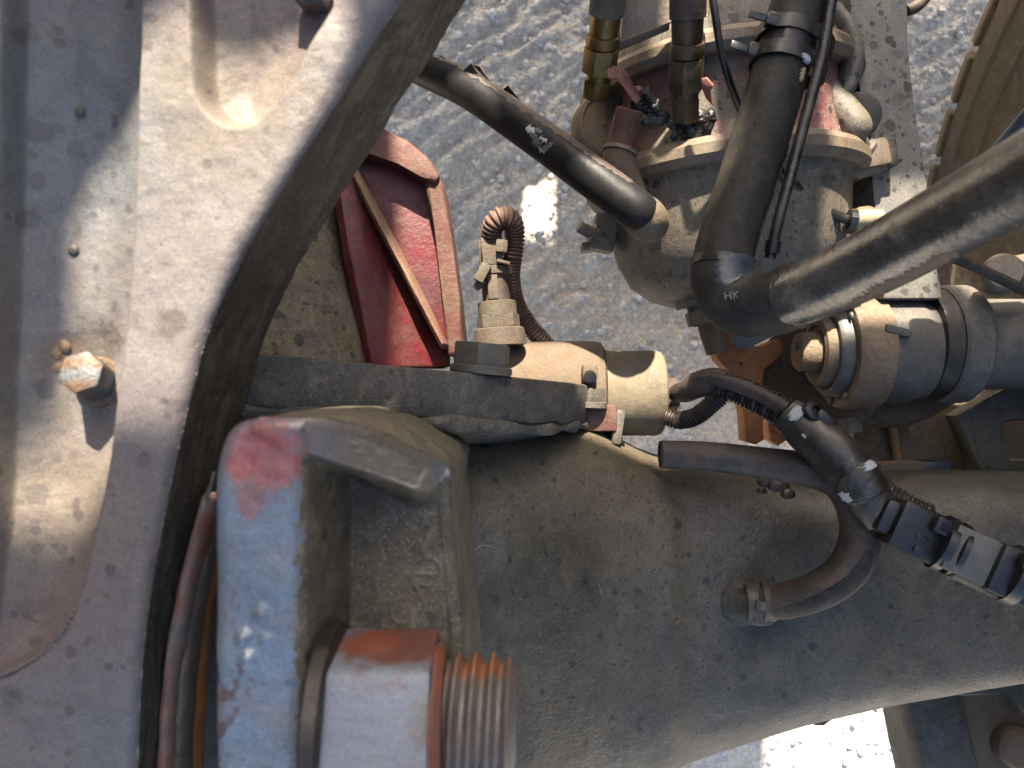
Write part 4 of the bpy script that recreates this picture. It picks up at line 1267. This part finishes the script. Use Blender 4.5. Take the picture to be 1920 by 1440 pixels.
tube_patch('tape_end', [(*P(a, b, d), r) for a, b, d, r in ((1357, 488, 0.452, 0.0182), (1354, 525, 0.450, 0.0180), (1370, 560, 0.446, 0.0180), (1412, 574, 0.438, 0.0180), (1462, 566, 0.428, 0.0178))], 0.02, 0.60, 60, 165, 0.0007, 'blue_paint', eb_, 40, 16, rag=5, seed=8)
tube_patch('scuffs', u3, 0.52, 0.92, 144, 168, 0.0006, 'tape', uh, 60, 6, rag=8, seed=9)
for f_, rr in ((0.06, 0.0188), (0.92, 0.0183)):
    Ce = catmull([tuple(P(a, b, d)) for a, b, d in ((1357, 488, 0.452), (1354, 525, 0.450), (1370, 560, 0.446), (1412, 574, 0.438), (1462, 566, 0.428), (1508, 547, 0.418))], 20)
    ie = int(f_ * (len(Ce) - 1))
    lathe('joint_ring', Ce[ie], Ce[min(ie + 1, len(Ce) - 1)] - Ce[ie - 1], [(-0.003, rr - 0.0012), (-0.0025, rr), (0.0025, rr), (0.003, rr - 0.0012)], 'tape', bp_, 40)
plate3('plastic_flap', [P(1372, 640, 0.50), P(1388, 605, 0.485), P(1430, 598, 0.475), P(1468, 608, 0.47), P(1455, 626, 0.48), P(1424, 640, 0.49), P(1400, 652, 0.50), P(1380, 650, 0.505)], 0.004, 'blue_paint', bp_, 0.0012)


def print_text(name, txt, loc, size, rot, mat, parent):
    cu = bpy.data.curves.new(name, 'FONT')
    cu.body = txt
    cu.size = size
    cu.extrude = 0.0002
    cu.align_x = 'CENTER'
    cu.align_y = 'CENTER'
    tmp = bpy.data.objects.new('tmp', cu)
    COL.objects.link(tmp)
    dg = bpy.context.evaluated_depsgraph_get()
    me = bpy.data.meshes.new_from_object(tmp.evaluated_get(dg))
    bpy.data.objects.remove(tmp)
    me.materials.clear()
    me.materials.append(MT[mat])
    o = bpy.data.objects.new(name, me)
    COL.objects.link(o)
    o.parent = parent
    o.location = Vector(loc) - root_loc(parent)
    o.rotation_euler = [math.radians(q) for q in rot]
    return o


print_text('printed_mark', 'HK', P(1372, 555, 0.4256), 0.0065, (0, 0, 4), 'pipe', eb_)

th_ = thing('thin_air_line', 'thin glossy black line strapped along the large black hose', 'hose', tuple(P(1500, 250, 0.46)))
TL = [(1572, -90, 0.462, 0.0034), (1556, 20, 0.458, 0.0034), (1540, 110, 0.455, 0.0034), (1512, 215, 0.452, 0.0034), (1482, 330, 0.449, 0.0034), (1458, 420, 0.449, 0.0034), (1444, 485, 0.452, 0.0034)]
tube('line', [(*P(a, b, d), r) for a, b, d, r in TL], 'tape', th_, n=12, sides=20)
ptube('connector_end', [(1452, 452, 0.449, 0.0046), (1447, 475, 0.45, 0.0046)], 'plastic', th_, n=4, sides=16)


def cable_tie(label, f, dx, head):
    """a strap round the hose and the thin line"""
    C = catmull(u3, 24)[:, :3]
    i = int(f * (len(C) - 1))
    c = Vector(C[i])
    t = Vector(C[i + 1] - C[i - 1]).normalized()
    u = t.cross(Vector((0, 0, 1))).normalized()
    if u.x < 0:
        u = -u
    v = u.cross(t).normalized()
    if v.z < 0:
        v = -v
    T_ = thing('cable_tie', label, 'cable tie', tuple(c), 'cable ties on the large hose')
    V, Fc = [], []
    n = 64
    for j in range(n):
        a = 2 * math.pi * j / n
        r = 0.0181
        x = r * math.cos(a)
        y = r * math.sin(a)
        if math.cos(a) > 0.5:                      # bulges out to take in the thin line
            x += 0.008 * (math.cos(a) - 0.5) * 2
        for dt, dr in ((-0.0045, 0), (-0.0045, 0.0012), (0.0045, 0.0012), (0.0045, 0)):
            k = 1 + dr / r
            V.append(c + u * (x * k) + v * (y * k) + t * dt)
    for j in range(n):
        k = (j + 1) % n
        for q in range(4):
            q2 = (q + 1) % 4
            Fc.append((j * 4 + q, j * 4 + q2, k * 4 + q2, k * 4 + q))
    add('strap', V, Fc, 'plastic', T_, 30)
    hb_ = c - u * head[0] + v * head[1]
    ang = math.degrees(math.atan2(u.y, u.x))
    box('tie_head', hb_, (0.013, 0.0085, 0.007), 'plastic', T_, rot=(0, 0, ang), bev=0.002)
    box('tie_tail', hb_ - u * 0.010, (0.014, 0.0045, 0.0016), 'plastic', T_, rot=(0, 0, ang), bev=0.0006)
    return T_


cable_tie('upper black cable tie round the large hose', 0.275, 0, (0.013, 0.012))
ct2 = cable_tie('lower black cable tie with white paint drip on the large hose', 0.335, 0, (0.017, 0.004))
tube_patch('clip_saddle', u3, 0.26, 0.345, 60, 140, 0.0012, 'plastic', uh, 16, 16, seed=4)
tube_patch('white_drip', u3, 0.335, 0.352, 106, 132, 0.0030, 'white', uh, 10, 8, rag=5, seed=12)
tube_patch('white_drop', u3, 0.358, 0.392, 118, 129, 0.0016, 'cream', uh, 12, 6, rag=2, seed=13)

tag(ptube('thin_cable', [(1328, -60, 0.46, 0.0024), (1340, 20, 0.465, 0.0024), (1352, 95, 0.475, 0.0024), (1372, 165, 0.49, 0.0024), (1398, 232, 0.51, 0.0024), (1430, 300, 0.53, 0.0024)], 'plastic', None, n=14, sides=14),
    'thin black cable running down between the dark brass fitting and large hose', 'cable')
pl_ = thing('plugged_line', 'thin black line bending to a small fitting beside the spotted plate', 'hose', tuple(P(1540, 380, 0.56)))
ptube('line', [(1462, 322, 0.52, 0.0036), (1490, 348, 0.53, 0.0036), (1525, 380, 0.545, 0.0036), (1560, 400, 0.55, 0.0036), (1590, 412, 0.552, 0.0036)], 'tape', pl_, n=12, sides=18)
lathe('fitting_nut', P(1588, 411, 0.552), Vector((1, -0.1, 0.05)), [(0, 0.0055), (0.001, 0.0075), (0.006, 0.0075), (0.007, 0.0055)], 'plastic', pl_, 12, 20)
lathe('fitting_body', P(1600, 412, 0.552), Vector((1, 0.08, 0.0)), [(0, 0.0065), (0.012, 0.0068), (0.013, 0.0060), (0.02, 0.006), (0.021, 0.004)], 'cream', pl_, 24)

# ------------------------------------------------------------------ parts behind the large hose
dp = thing('side_port_pipe', 'short dusty pipe stub between the large hose and the spotted plate', 'pipe', tuple(P(1560, 200, 0.58)))
ptube('stub', [(1500, 130, 0.565, 0.0125), (1550, 180, 0.56, 0.0125), (1598, 232, 0.555, 0.0122), (1604, 240, 0.556, 0.0105)], 'chamber', dp, n=12, sides=32)
ptube('curved_strap', [(1560, 20, 0.555, 0.006), (1588, 60, 0.552, 0.0065), (1598, 105, 0.552, 0.007), (1590, 150, 0.555, 0.007), (1572, 185, 0.56, 0.006)], 'chamber', dp, n=12, sides=20, flat=1.6)
plate3('gusset', [P(1530, 195, 0.565), P(1555, 205, 0.56), P(1552, 262, 0.565), P(1540, 262, 0.57)], 0.004, 'blue_paint', dp, 0.001)
plate3('cream_tab', [P(1566, 30, 0.55), P(1588, 26, 0.548), P(1584, 75, 0.55), P(1562, 72, 0.553)], 0.002, 'cream', dp, 0.0006)
lathe('grommet', P(1604, 222, 0.575), Vector((-0.3, 0, 1)), [(0, 0.017), (0.008, 0.017), (0.009, 0.014)], 'steel_dark', dp, 36)
lb = thing('mounting_arm', 'yellow dusty mounting arm below the brake chamber behind the pipe', 'bracket', tuple(P(1540, 440, 0.6)))
plate3('arm', [P(1440, 500, 0.585), P(1465, 478, 0.58), P(1560, 398, 0.575), P(1640, 388, 0.58), P(1650, 420, 0.58), P(1540, 470, 0.59), P(1470, 520, 0.595)], 0.012, 'tan', lb, 0.002)
plate3('rim', [P(1556, 405, 0.565), P(1580, 392, 0.562), P(1640, 392, 0.565), P(1600, 440, 0.566), P(1575, 436, 0.566)], 0.006, 'tan', lb, 0.0015)

# ------------------------------------------------------------------ spotted grey plate
sp_ = thing('frame_plate', 'grey dusty steel plate covered in dark droplets beside the tyre', 'plate', tuple(P(1670, 200, 0.66)))
DPL = 0.585
pprism('plate', [(1586, -200), (1700, -200), (1700, 0), (1702, 90), (1714, 200), (1730, 300), (1742, 380), (1752, 470), (1770, 560), (1655, 560), (1648, 460), (1640, 380), (1630, 280), (1612, 160), (1596, 40)],
       DPL, 0.085, 'plate', sp_, bev=0.003)

# ------------------------------------------------------------------ tyre
ty = thing('road_wheel', 'brown dusty truck wheel with notched tyre shoulder in the upper right corner', 'wheel', (0.72, 0.06, 0.0))
TX, TY, TZ, TR = 0.560, 0.062, 0.53, 0.53
tyre_ = lathe('tyre', (TX, TY, TZ), (1, 0, 0), [(0.055, 0.27), (0.020, 0.285), (0.004, 0.31), (-0.008, 0.35), (-0.013, 0.385), (-0.016, 0.388), (-0.016, 0.394), (-0.014, 0.397), (-0.013, 0.43), (-0.016, 0.434), (-0.015, 0.441), (-0.011, 0.444), (-0.004, 0.475), (0.004, 0.497), (0.012, 0.507), (0.03, 0.512), (0.25, 0.512),
                                          (0.27, 0.50), (0.285, 0.42), (0.27, 0.31), (0.25, 0.27)], 'tyre', ty, 160, 30)
lathe('rim', (TX, TY, TZ), (1, 0, 0), [(0.052, 0.272), (0.045, 0.29), (0.05, 0.275), (0.07, 0.262), (0.12, 0.25), (0.2, 0.24), (0.21, 0.05)], 'plate_side', ty, 96, 40)
nb = 46
bm = bmesh.new()
sh = [(0.0, -0.030), (0.006, -0.012), (0.012, -0.002), (0.075, 0.0), (0.075, -0.03)]     # (along axle, radial from TR)
half = math.pi / nb * 0.80
ringv = []
for q in range(5):
    a = -half + 2 * half * q / 4
    row = []
    for x, dr in sh:
        r = TR + dr
        row.append(bm.verts.new((x, r * math.sin(a), r * math.cos(a))))
    ringv.append(row)
for q in range(4):
    for k in range(5):
        k2 = (k + 1) % 5
        bm.faces.new((ringv[q][k], ringv[q][k2], ringv[q + 1][k2], ringv[q + 1][k]))
bm.faces.new(ringv[0])
bm.faces.new(ringv[-1][::-1])
bmesh.ops.recalc_face_normals(bm, faces=bm.faces)
bmesh.ops.bevel(bm, geom=[e for e in bm.edges if len(e.link_faces) == 2 and e.calc_face_angle(0) > 0.6], offset=0.002, segments=1, affect='EDGES')
bme = bpy.data.meshes.new('tread_block')
bm.to_mesh(bme)
bm.free()
bme.materials.append(MT['tyre_bounce'])
bme.shade_smooth()
bme.set_sharp_from_angle(angle=math.radians(35))
for q in range(nb):
    o = bpy.data.objects.new('tread_block', bme)
    COL.objects.link(o)
    o.parent = tyre_
    o.location = Vector((TX - 0.002, TY, TZ)) - root_loc(tyre_)
    o.rotation_euler = (2 * math.pi * q / nb, 0, 0)

# ------------------------------------------------------------------ camshaft tube and slack adjuster
cs = thing('camshaft_tube', 'grey steel camshaft tube with flanged collar running right to the wheel', 'tube', (0.45, 0.03, 0.44))
CZ, CY = 0.48, 0.032
lathe('tube', (0, CY, CZ), (1, 0, 0), [(0.355, 0.02), (0.356, 0.0365), (0.585, 0.0365), (0.59, 0.02)], 'steel_worn', cs, 72)
lathe('collar', (0, CY, CZ), (1, 0, 0), [(0.340, 0.03), (0.341, 0.0455), (0.343, 0.0475), (0.361, 0.0475), (0.364, 0.0455), (0.366, 0.037), (0.366, 0.03)], 'steel_worn', cs, 72)
lathe('seal_ring', (0, CY, CZ), (1, 0, 0), [(0.327, 0.03), (0.328, 0.0440), (0.340, 0.0450), (0.341, 0.03)], 'steel_dark', cs, 72)
sa_ = thing('slack_adjuster', 'round rusty faced brake slack adjuster with tan arm and raised lettering', 'slack adjuster', (0.28, 0.03, 0.43))
lathe('housing', (0, CY - 0.004, CZ), (1, 0, 0), [(0.288, 0.03), (0.289, 0.0425), (0.318, 0.0425), (0.322, 0.0405), (0.330, 0.0400), (0.331, 0.03)], 'steel_worn', sa_, 72)
lathe('rim_ring', (0, CY - 0.006, CZ), (1, 0, 0), [(0.262, 0.036), (0.261, 0.0400), (0.262, 0.0450), (0.265, 0.0465), (0.289, 0.0468), (0.291, 0.044), (0.291, 0.03)], 'steel_rust', sa_, 72)
lathe('inner_ring', (0, CY - 0.006, CZ), (1, 0, 0), [(0.255, 0.029), (0.252, 0.031), (0.252, 0.0345), (0.255, 0.0365), (0.268, 0.0375), (0.268, 0.03)], 'plastic_grey', sa_, 64)
lathe('cover', (0, CY - 0.006, CZ), (1, 0, 0), [(0.262, 0.03), (0.250, 0.0285), (0.245, 0.027), (0.244, 0.022), (0.247, 0.0205), (0.247, 0.017), (0.232, 0.0155), (0.230, 0.014), (0.2295, 0.001)], 'steel_rust', sa_, 64)
lathe('shaft_bore', (0, CY - 0.002, CZ + 0.002), (1, 0, 0), [(0.2285, 0.0032), (0.2296, 0.0032)], 'steel_dark', sa_, 20)
for a in (-60, -100, -140, 40):
    r = 0.0405
    lathe('rivet', (0.2605, CY - 0.006 + r * math.sin(math.radians(a)), CZ + r * math.cos(math.radians(a))), (-1, 0, 0), [(0, 0.0035), (0.0015, 0.003), (0.002, 0.0015)], 'bolt', sa_, 14)
arm = lathe('cover_plate', P(1532, 706, 0.655), Vector((-0.72, -0.12, 0.68)), [(-0.03, 0.040), (-0.012, 0.052), (0.0, 0.0535), (0.003, 0.052), (0.0042, 0.049), (0.0045, 0.002)], 'tan', sa_, 56)
axp = Vector((-0.72, -0.12, 0.68)).normalized()
upv = Vector((0, 1, 0)) - axp * axp.y
upv.normalize()
rgt = upv.cross(axp)
for k in range(7):
    for m_, (du, dv, lx, ly) in enumerate(((0, 0, 0.0012, 0.0050), (0.0016, 0.0012, 0.0030, 0.0011))):
        q = P(1532, 706, 0.655) + axp * 0.0048 - rgt * (0.030 + 0.0012 * k - du) + upv * (0.022 - 0.0066 * k + dv)
        bm = bmesh.new()
        bmesh.ops.create_cube(bm, size=1.0)
        for v in bm.verts:
            v.co = q + rgt * (v.co.x * ly) + upv * (v.co.y * lx) + axp * (v.co.z * 0.0012)
        add_bm('raised_letter', bm, 'tan', arm)
hexa('adjuster_hex', P(1590, 782, 0.64), (0.2, -1, 0.1), 0.0105, 0.014, 'bolt', sa_)
box('latch', P(1684, 620, 0.576), (0.020, 0.006, 0.004), 'steel_worn', sa_, rot=(0, 0, -14), bev=0.0015)

# ------------------------------------------------------------------ rusty clevis
cl = thing('rusty_clevis', 'orange rusted clevis hanging below the push rod beside the slack adjuster', 'clevis', tuple(P(1390, 720, 0.70)))
DK = 0.67
curve_plate('yoke', [[pxy(a, b, DK) for a, b in ((1342, 604), (1388, 606), (1392, 650), (1425, 655), (1460, 640), (1470, 658), (1430, 690), (1424, 740), (1428, 822), (1418, 828), (1404, 824), (1400, 770), (1390, 722), (1372, 694), (1352, 672), (1343, 640))],
                     [pxy(a, b, DK) for a, b in ((1376, 672), (1398, 676), (1394, 702))], [pxy(a, b, DK) for a, b in ((1407, 804), (1413, 800), (1416, 808), (1411, 816))]],
            CAM_Z - DK, 0.024, 'rust', cl, 0.0025)
curve_plate('yoke_prong', [[pxy(a, b, 0.70) for a, b in ((1440, 755), (1468, 760), (1474, 822), (1460, 832), (1448, 824))], [pxy(a, b, 0.70) for a, b in ((1453, 805), (1461, 803), (1462, 815), (1455, 818))]],
            CAM_Z - 0.70, 0.02, 'rust', cl, 0.002)

# ------------------------------------------------------------------ brake spider plates behind the camshaft
bs = thing('brake_spider', 'brown and blue grey bracket plates with a slot below the camshaft tube', 'bracket', tuple(P(1760, 830, 0.75)))
pprism('back_plate', [(1600, 740), (1830, 700), (1870, 900), (1600, 930)], 0.70, 0.012, 'plate_side', bs, bev=0.003)
ptube('cheek', [(1622, 768, 0.66, 0.010), (1680, 776, 0.655, 0.012), (1740, 760, 0.655, 0.010), (1790, 742, 0.66, 0.006)], 'tan_dark', bs, n=10, sides=18, flat=0.6)
curve_plate('slotted_plate', [[pxy(a, b, 0.655) for a, b in ((1800, 782), (1850, 752), (1920, 715), (2100, 690), (2100, 900), (1848, 900), (1838, 870))],
                              [pxy(a, b, 0.655) for a, b in ((1872, 800), (1885, 787), (1925, 783), (2010, 783), (2010, 872), (1895, 872), (1880, 835))]],
            CAM_Z - 0.655, 0.02, 'axle', bs, 0.002)
plate3('plate_edge', [P(1794, 780, 0.66), P(1804, 786, 0.66), P(1846, 886, 0.66), P(1836, 886, 0.67)], 0.006, 'tan', bs, 0.001)
box('upright_bar', P(1686, 822, 0.69), (0.011, 0.052, 0.02), 'tan', bs, rot=(0, 0, 8), bev=0.002)
box('foot_block', P(1682, 882, 0.66), (0.038, 0.016, 0.02), 'tan', bs, rot=(0, 0, 4), bev=0.004)
box('lining_end', P(1745, 880, 0.68), (0.028, 0.016, 0.02), 'blue_paint', bs, bev=0.003)
plate3('brake_shoe', [P(1850, 705, 0.695), P(1890, 705, 0.695), P(1870, 745, 0.70), P(1858, 745, 0.70)], 0.01, 'tan', bs, 0.001)
plate3('brake_shoe', [P(1860, 780, 0.70), P(1960, 780, 0.70), P(1960, 860, 0.70), P(1890, 860, 0.70)], 0.01, 'tan', bs, 0.001)

# ------------------------------------------------------------------ small things at the right edge
sr = thing('shackle_end', 'small round tan dusty knob at the right edge above the camshaft tube', 'fitting', tuple(P(1885, 505, 0.55)))
lathe('knob', P(1882, 510, 0.56), Vector((-0.35, 0.2, 1)), [(-0.02, 0.012), (-0.004, 0.0145), (0.0, 0.0142), (0.003, 0.012), (0.0035, 0.002)], 'band', sr, 40)
ptube('rod', [(1890, 505, 0.575, 0.009), (1960, 490, 0.575, 0.009)], 'band', sr, n=4, sides=24)
tag(ptube('brake_line', [(1770, 478, 0.50, 0.0034), (1815, 494, 0.50, 0.0034), (1870, 520, 0.50, 0.0035), (1930, 548, 0.495, 0.0035), (2000, 580, 0.49, 0.0035)], 'hose_dusty', None, n=12, sides=20),
    'thin grey black line crossing above the camshaft tube at the right edge', 'hose')
tag(ptube('tyre_side_line', [(1800, 360, 0.52, 0.006), (1850, 312, 0.51, 0.006), (1925, 225, 0.49, 0.006), (1990, 150, 0.47, 0.006)], 'blue_paint', None, n=12, sides=20),
    'dark line in front of the tyre just above the slanting pipe', 'hose')
tag(ptube('upper_edge_line', [(1700, 20, 0.62, 0.0045), (1718, 12, 0.62, 0.0048), (1735, -6, 0.62, 0.005), (1760, -40, 0.62, 0.005)], 'hose_brown', None, n=12, sides=18),
    'short brown hose corner at the top edge between plate and tyre', 'hose')

# ------------------------------------------------------------------ breather hose on the axle
bh = thing('breather_hose', 'brown black breather hose curling over the axle to a fitting', 'hose', tuple(P(1560, 1000, 0.55)))
BH = [(1240, 852, 0.535, 0.0098), (1330, 856, 0.533, 0.0102), (1430, 868, 0.525, 0.0108), (1520, 882, 0.514, 0.0116), (1575, 904, 0.504, 0.0122), (1606, 952, 0.497, 0.0126), (1612, 1010, 0.494, 0.0128), (1590, 1066, 0.496, 0.0128),
      (1540, 1104, 0.502, 0.0124), (1480, 1124, 0.512, 0.0120), (1432, 1128, 0.522, 0.0118)]
b3 = [(*P(a, b, d), r) for a, b, d, r in BH]
bt = tube('hose', b3, 'hose_brown', bh, n=14, sides=40, lump=0.006)
tube_patch('scuffed_side', b3, 0.62, 0.97, 100, 165, 0.0003, 'hose_dusty', bt, 90, 12, rag=2.5, seed=31)
lathe('hose_mouth', P(1240, 852, 0.535), Vector((-1, 0, 0)), [(-0.001, 0.0098), (0.0008, 0.0095), (0.0010, 0.0070), (-0.002, 0.0065)], 'hose', bt, 32)
lathe('hose_clip', P(1440, 1127, 0.520), Vector((1, 0.05, 0.15)), [(-0.004, 0.0124), (-0.0038, 0.0132), (0.0038, 0.0132), (0.004, 0.0124)], 'hose_brown', bh, 36)
lathe('hose_clip', P(1415, 1128, 0.524), Vector((1, 0.05, 0.15)), [(-0.006, 0.0112), (-0.0055, 0.0122), (0.0035, 0.0122), (0.004, 0.011)], 'axle_flange', bh, 36)
lathe('fitting', on_axle(1396, 1128, 0.0), Vector((0.25, 0.05, 1)), [(-0.01, 0.019), (0.0, 0.018), (0.006, 0.0135), (0.02, 0.012), (0.028, 0.010), (0.03, 0.004)], 'axle_flange', bh, 36)
box('clip_tab', P(1428, 1136, 0.509), (0.008, 0.006, 0.003), 'axle_flange', bh, rot=(0, 0, -10), bev=0.001)
gk = thing('grease_blob', 'black oily grease blob on the upper edge of the axle under the hose', 'grease', tuple(P(1450, 900, 0.545)))
for i, (a, b, r) in enumerate(((1440, 910, 0.008), (1462, 917, 0.009), (1480, 930, 0.006), (1430, 922, 0.004))):
    lathe('blob', on_axle(a, b, 0.0005), Vector((0.1 * i, 0.2, 1)), [(-0.006, r), (-0.001, r * 1.0), (0.0004, r * 0.75), (0.0009, r * 0.3)], 'tape', gk, 13, 70)

# ------------------------------------------------------------------ wiring harness to the right of the actuator
wh = thing('wiring_harness', 'black corrugated and taped wiring harness from the actuator to a plug', 'wiring harness', tuple(P(1500, 800, 0.52)))
ptube('plug_boot', [(1268, 738, 0.580, 0.0070), (1290, 732, 0.565, 0.0082), (1312, 720, 0.552, 0.0098), (1345, 716, 0.545, 0.0095), (1375, 726, 0.54, 0.0085)], 'hose_brown', wh, n=10, sides=24, lump=0.05)
ptube('main_conduit', [(1355, 722, 0.537, 0.0085), (1395, 736, 0.53, 0.0090), (1440, 757, 0.52, 0.0094), (1485, 785, 0.51, 0.0098), (1510, 804, 0.505, 0.0100)], 'conduit', wh, corr=(0.0030, 0.0009), step=0.00045, n=20, sides=28)
ptube('side_conduit', [(1250, 782, 0.565, 0.0060), (1275, 788, 0.56, 0.0060), (1306, 780, 0.55, 0.0060), (1335, 757, 0.543, 0.0060), (1360, 735, 0.538, 0.0060)], 'conduit', wh, corr=(0.0024, 0.0007), step=0.0004, n=20, sides=24)
ptube('split_tape', [(1330, 708, 0.53, 0.0045), (1380, 722, 0.522, 0.0050), (1430, 742, 0.512, 0.0050), (1475, 768, 0.502, 0.0048)], 'hose_brown', wh, n=12, sides=16, lump=0.08)
WT = [(1474, 776, 0.505, 0.0118), (1516, 810, 0.497, 0.0142), (1562, 848, 0.488, 0.0152), (1600, 890, 0.482, 0.0150), (1628, 934, 0.478, 0.0138), (1656, 976, 0.475, 0.0122)]
w3 = [(*P(a, b, d), r) for a, b, d, r in WT]
tw = tube('taped_trunk', w3, 'tape', wh, n=16, sides=36, lump=0.03)
ptube('lower_conduit', [(1615, 880, 0.495, 0.0075), (1660, 925, 0.49, 0.0080), (1705, 955, 0.485, 0.0082), (1745, 972, 0.482, 0.0080)], 'conduit', wh, corr=(0.0028, 0.0008), step=0.00045, n=20, sides=24)
tube_patch('white_paint', w3, 0.03, 0.12, 70, 130, 0.0016, 'white', tw, 14, 8, rag=9, seed=41)
tube_patch('white_paint', w3, 0.57, 0.63, 100, 140, 0.0022, 'white', tw, 12, 8, rag=6, seed=42)
tube_patch('white_paint', w3, 0.66, 0.76, 20, 44, 0.0022, 'white', tw, 12, 8, rag=6, seed=43)
tube_patch('white_paint', w3, 0.20, 0.24, 60, 66, 0.0012, 'white', tw, 8, 4, rag=2, seed=44)
tube_patch('tape_lap', w3, 0.56, 0.80, 10, 150, 0.0014, 'tape', tw, 24, 16, rag=4, seed=45)
lathe('tie_boss', P(1522, 772, 0.49), Vector((0.2, 0.3, 1)), [(-0.012, 0.006), (0.0, 0.0068), (0.004, 0.0060), (0.0045, 0.003), (0.002, 0.0025)], 'plastic', wh, 24)
box('tie_mount', P(1545, 788, 0.49), (0.016, 0.009, 0.010), 'plastic', wh, rot=(0, 0, -38), bev=0.003)

# ------------------------------------------------------------------ plug connector at the end of the harness
wc = thing('plug_connector', 'glossy black multi-pin plug with clips at the right edge over the axle', 'connector', tuple(P(1790, 1030, 0.48)))
c0_, c1_ = P(1655, 968, 0.470), P(1945, 1098, 0.452)
A_ = (c1_ - c0_).normalized()
L_ = (c1_ - c0_).length
ang = math.degrees(math.atan2(A_.y, A_.x))
N_ = Vector((-A_.y, A_.x, 0)).normalized()


def cb(name, f, off, up_, size, mat, bev=0.0015, da=0):
    return box(name, c0_ + A_ * (L_ * f) + N_ * off + Vector((0, 0, up_)), size, mat, wc, rot=(0, 0, ang + da), bev=bev)


cb('wire_seal', 0.06, 0.001, 0.0, (0.022, 0.022, 0.018), 'plastic', 0.005)
cb('rear_shell', 0.22, 0, 0, (0.036, 0.030, 0.022), 'plastic', 0.004)
lathe('lock_band', c0_ + A_ * (L_ * 0.355), A_, [(0, 0.014), (0.001, 0.0172), (0.006, 0.0172), (0.007, 0.015)], 'plastic', wc, 36)
lathe('lock_band', c0_ + A_ * (L_ * 0.455), A_, [(0, 0.014), (0.001, 0.0168), (0.004, 0.0168), (0.005, 0.014)], 'plastic', wc, 36)
cb('mid_shell', 0.60, 0, 0, (0.044, 0.028, 0.022), 'plastic_grey', 0.003)
cb('front_shell', 0.93, 0, -0.002, (0.050, 0.030, 0.022), 'plastic', 0.004)
lathe('lock_band', c0_ + A_ * (L_ * 0.80), A_, [(0, 0.014), (0.001, 0.0178), (0.008, 0.0178), (0.009, 0.015)], 'plastic', wc, 36)
cb('slot', 0.56, -0.0035, 0.0106, (0.026, 0.0052, 0.002), 'hose', 0.0004)
cb('slot', 0.55, 0.0085, 0.0106, (0.030, 0.0058, 0.002), 'hose', 0.0004)
cb('clip', 0.30, 0.0085, 0.0125, (0.014, 0.010, 0.005), 'plastic', 0.0015)
cb('clip_window', 0.30, 0.0085, 0.0150, (0.0075, 0.005, 0.0012), 'hose', 0.0003)
cb('clip', 0.83, 0.0095, 0.015, (0.015, 0.010, 0.005), 'plastic', 0.0015)
cb('clip', 0.24, -0.010, 0.0105, (0.010, 0.005, 0.003), 'plastic', 0.001)
cb('clip', 0.21, -0.003, 0.0105, (0.008, 0.004, 0.003), 'plastic', 0.001)
cb('side_rail', 0.66, -0.0150, 0.002, (0.034, 0.004, 0.010), 'cap', 0.001)

# ------------------------------------------------------------------ bracket below the axle at the lower right
br = thing('lower_bracket', 'tan dusty spring bracket below the axle in the lower right corner', 'bracket', tuple(P(1800, 1380, 0.80)))
DB = 0.74
pprism('side_plate', [(1690, 1300), (1792, 1296), (1815, 1345), (1838, 1460), (1850, 1520), (1730, 1520), (1715, 1440), (1700, 1360)], DB, 0.05, 'axle', br, bev=0.004)
ptube('left_edge', [(1692, 1300, 0.735, 0.006), (1704, 1370, 0.735, 0.006), (1718, 1440, 0.735, 0.006), (1732, 1520, 0.735, 0.006)], 'tan', br, n=8, sides=18)
pprism('end_face', [(1795, 1302), (1850, 1292), (1895, 1290), (1925, 1330), (1960, 1420), (1960, 1520), (1845, 1520), (1830, 1430), (1812, 1345)], 0.765, 0.05, 'tan', br, bev=0.004)
pprism('top_strip', [(1700, 1295), (1880, 1282), (1990, 1262), (1990, 1330), (1920, 1340), (1890, 1296), (1800, 1306)], 0.735, 0.014, 'axle', br, bev=0.002)
lathe('bolt_head', P(1905, 1400, 0.755), (0, 0, 1), [(-0.01, 0.020), (0.005, 0.020), (0.010, 0.016), (0.011, 0.004)], 'tan', br, 36)
tag(pprism('hanging_wedge', [(1488, 1340), (1545, 1322), (1602, 1305), (1588, 1330), (1545, 1362), (1530, 1362)], 0.72, 0.012, 'tan_dark', None, bev=0.002),
    'small brown wedge plate under the lower edge of the axle', 'plate')
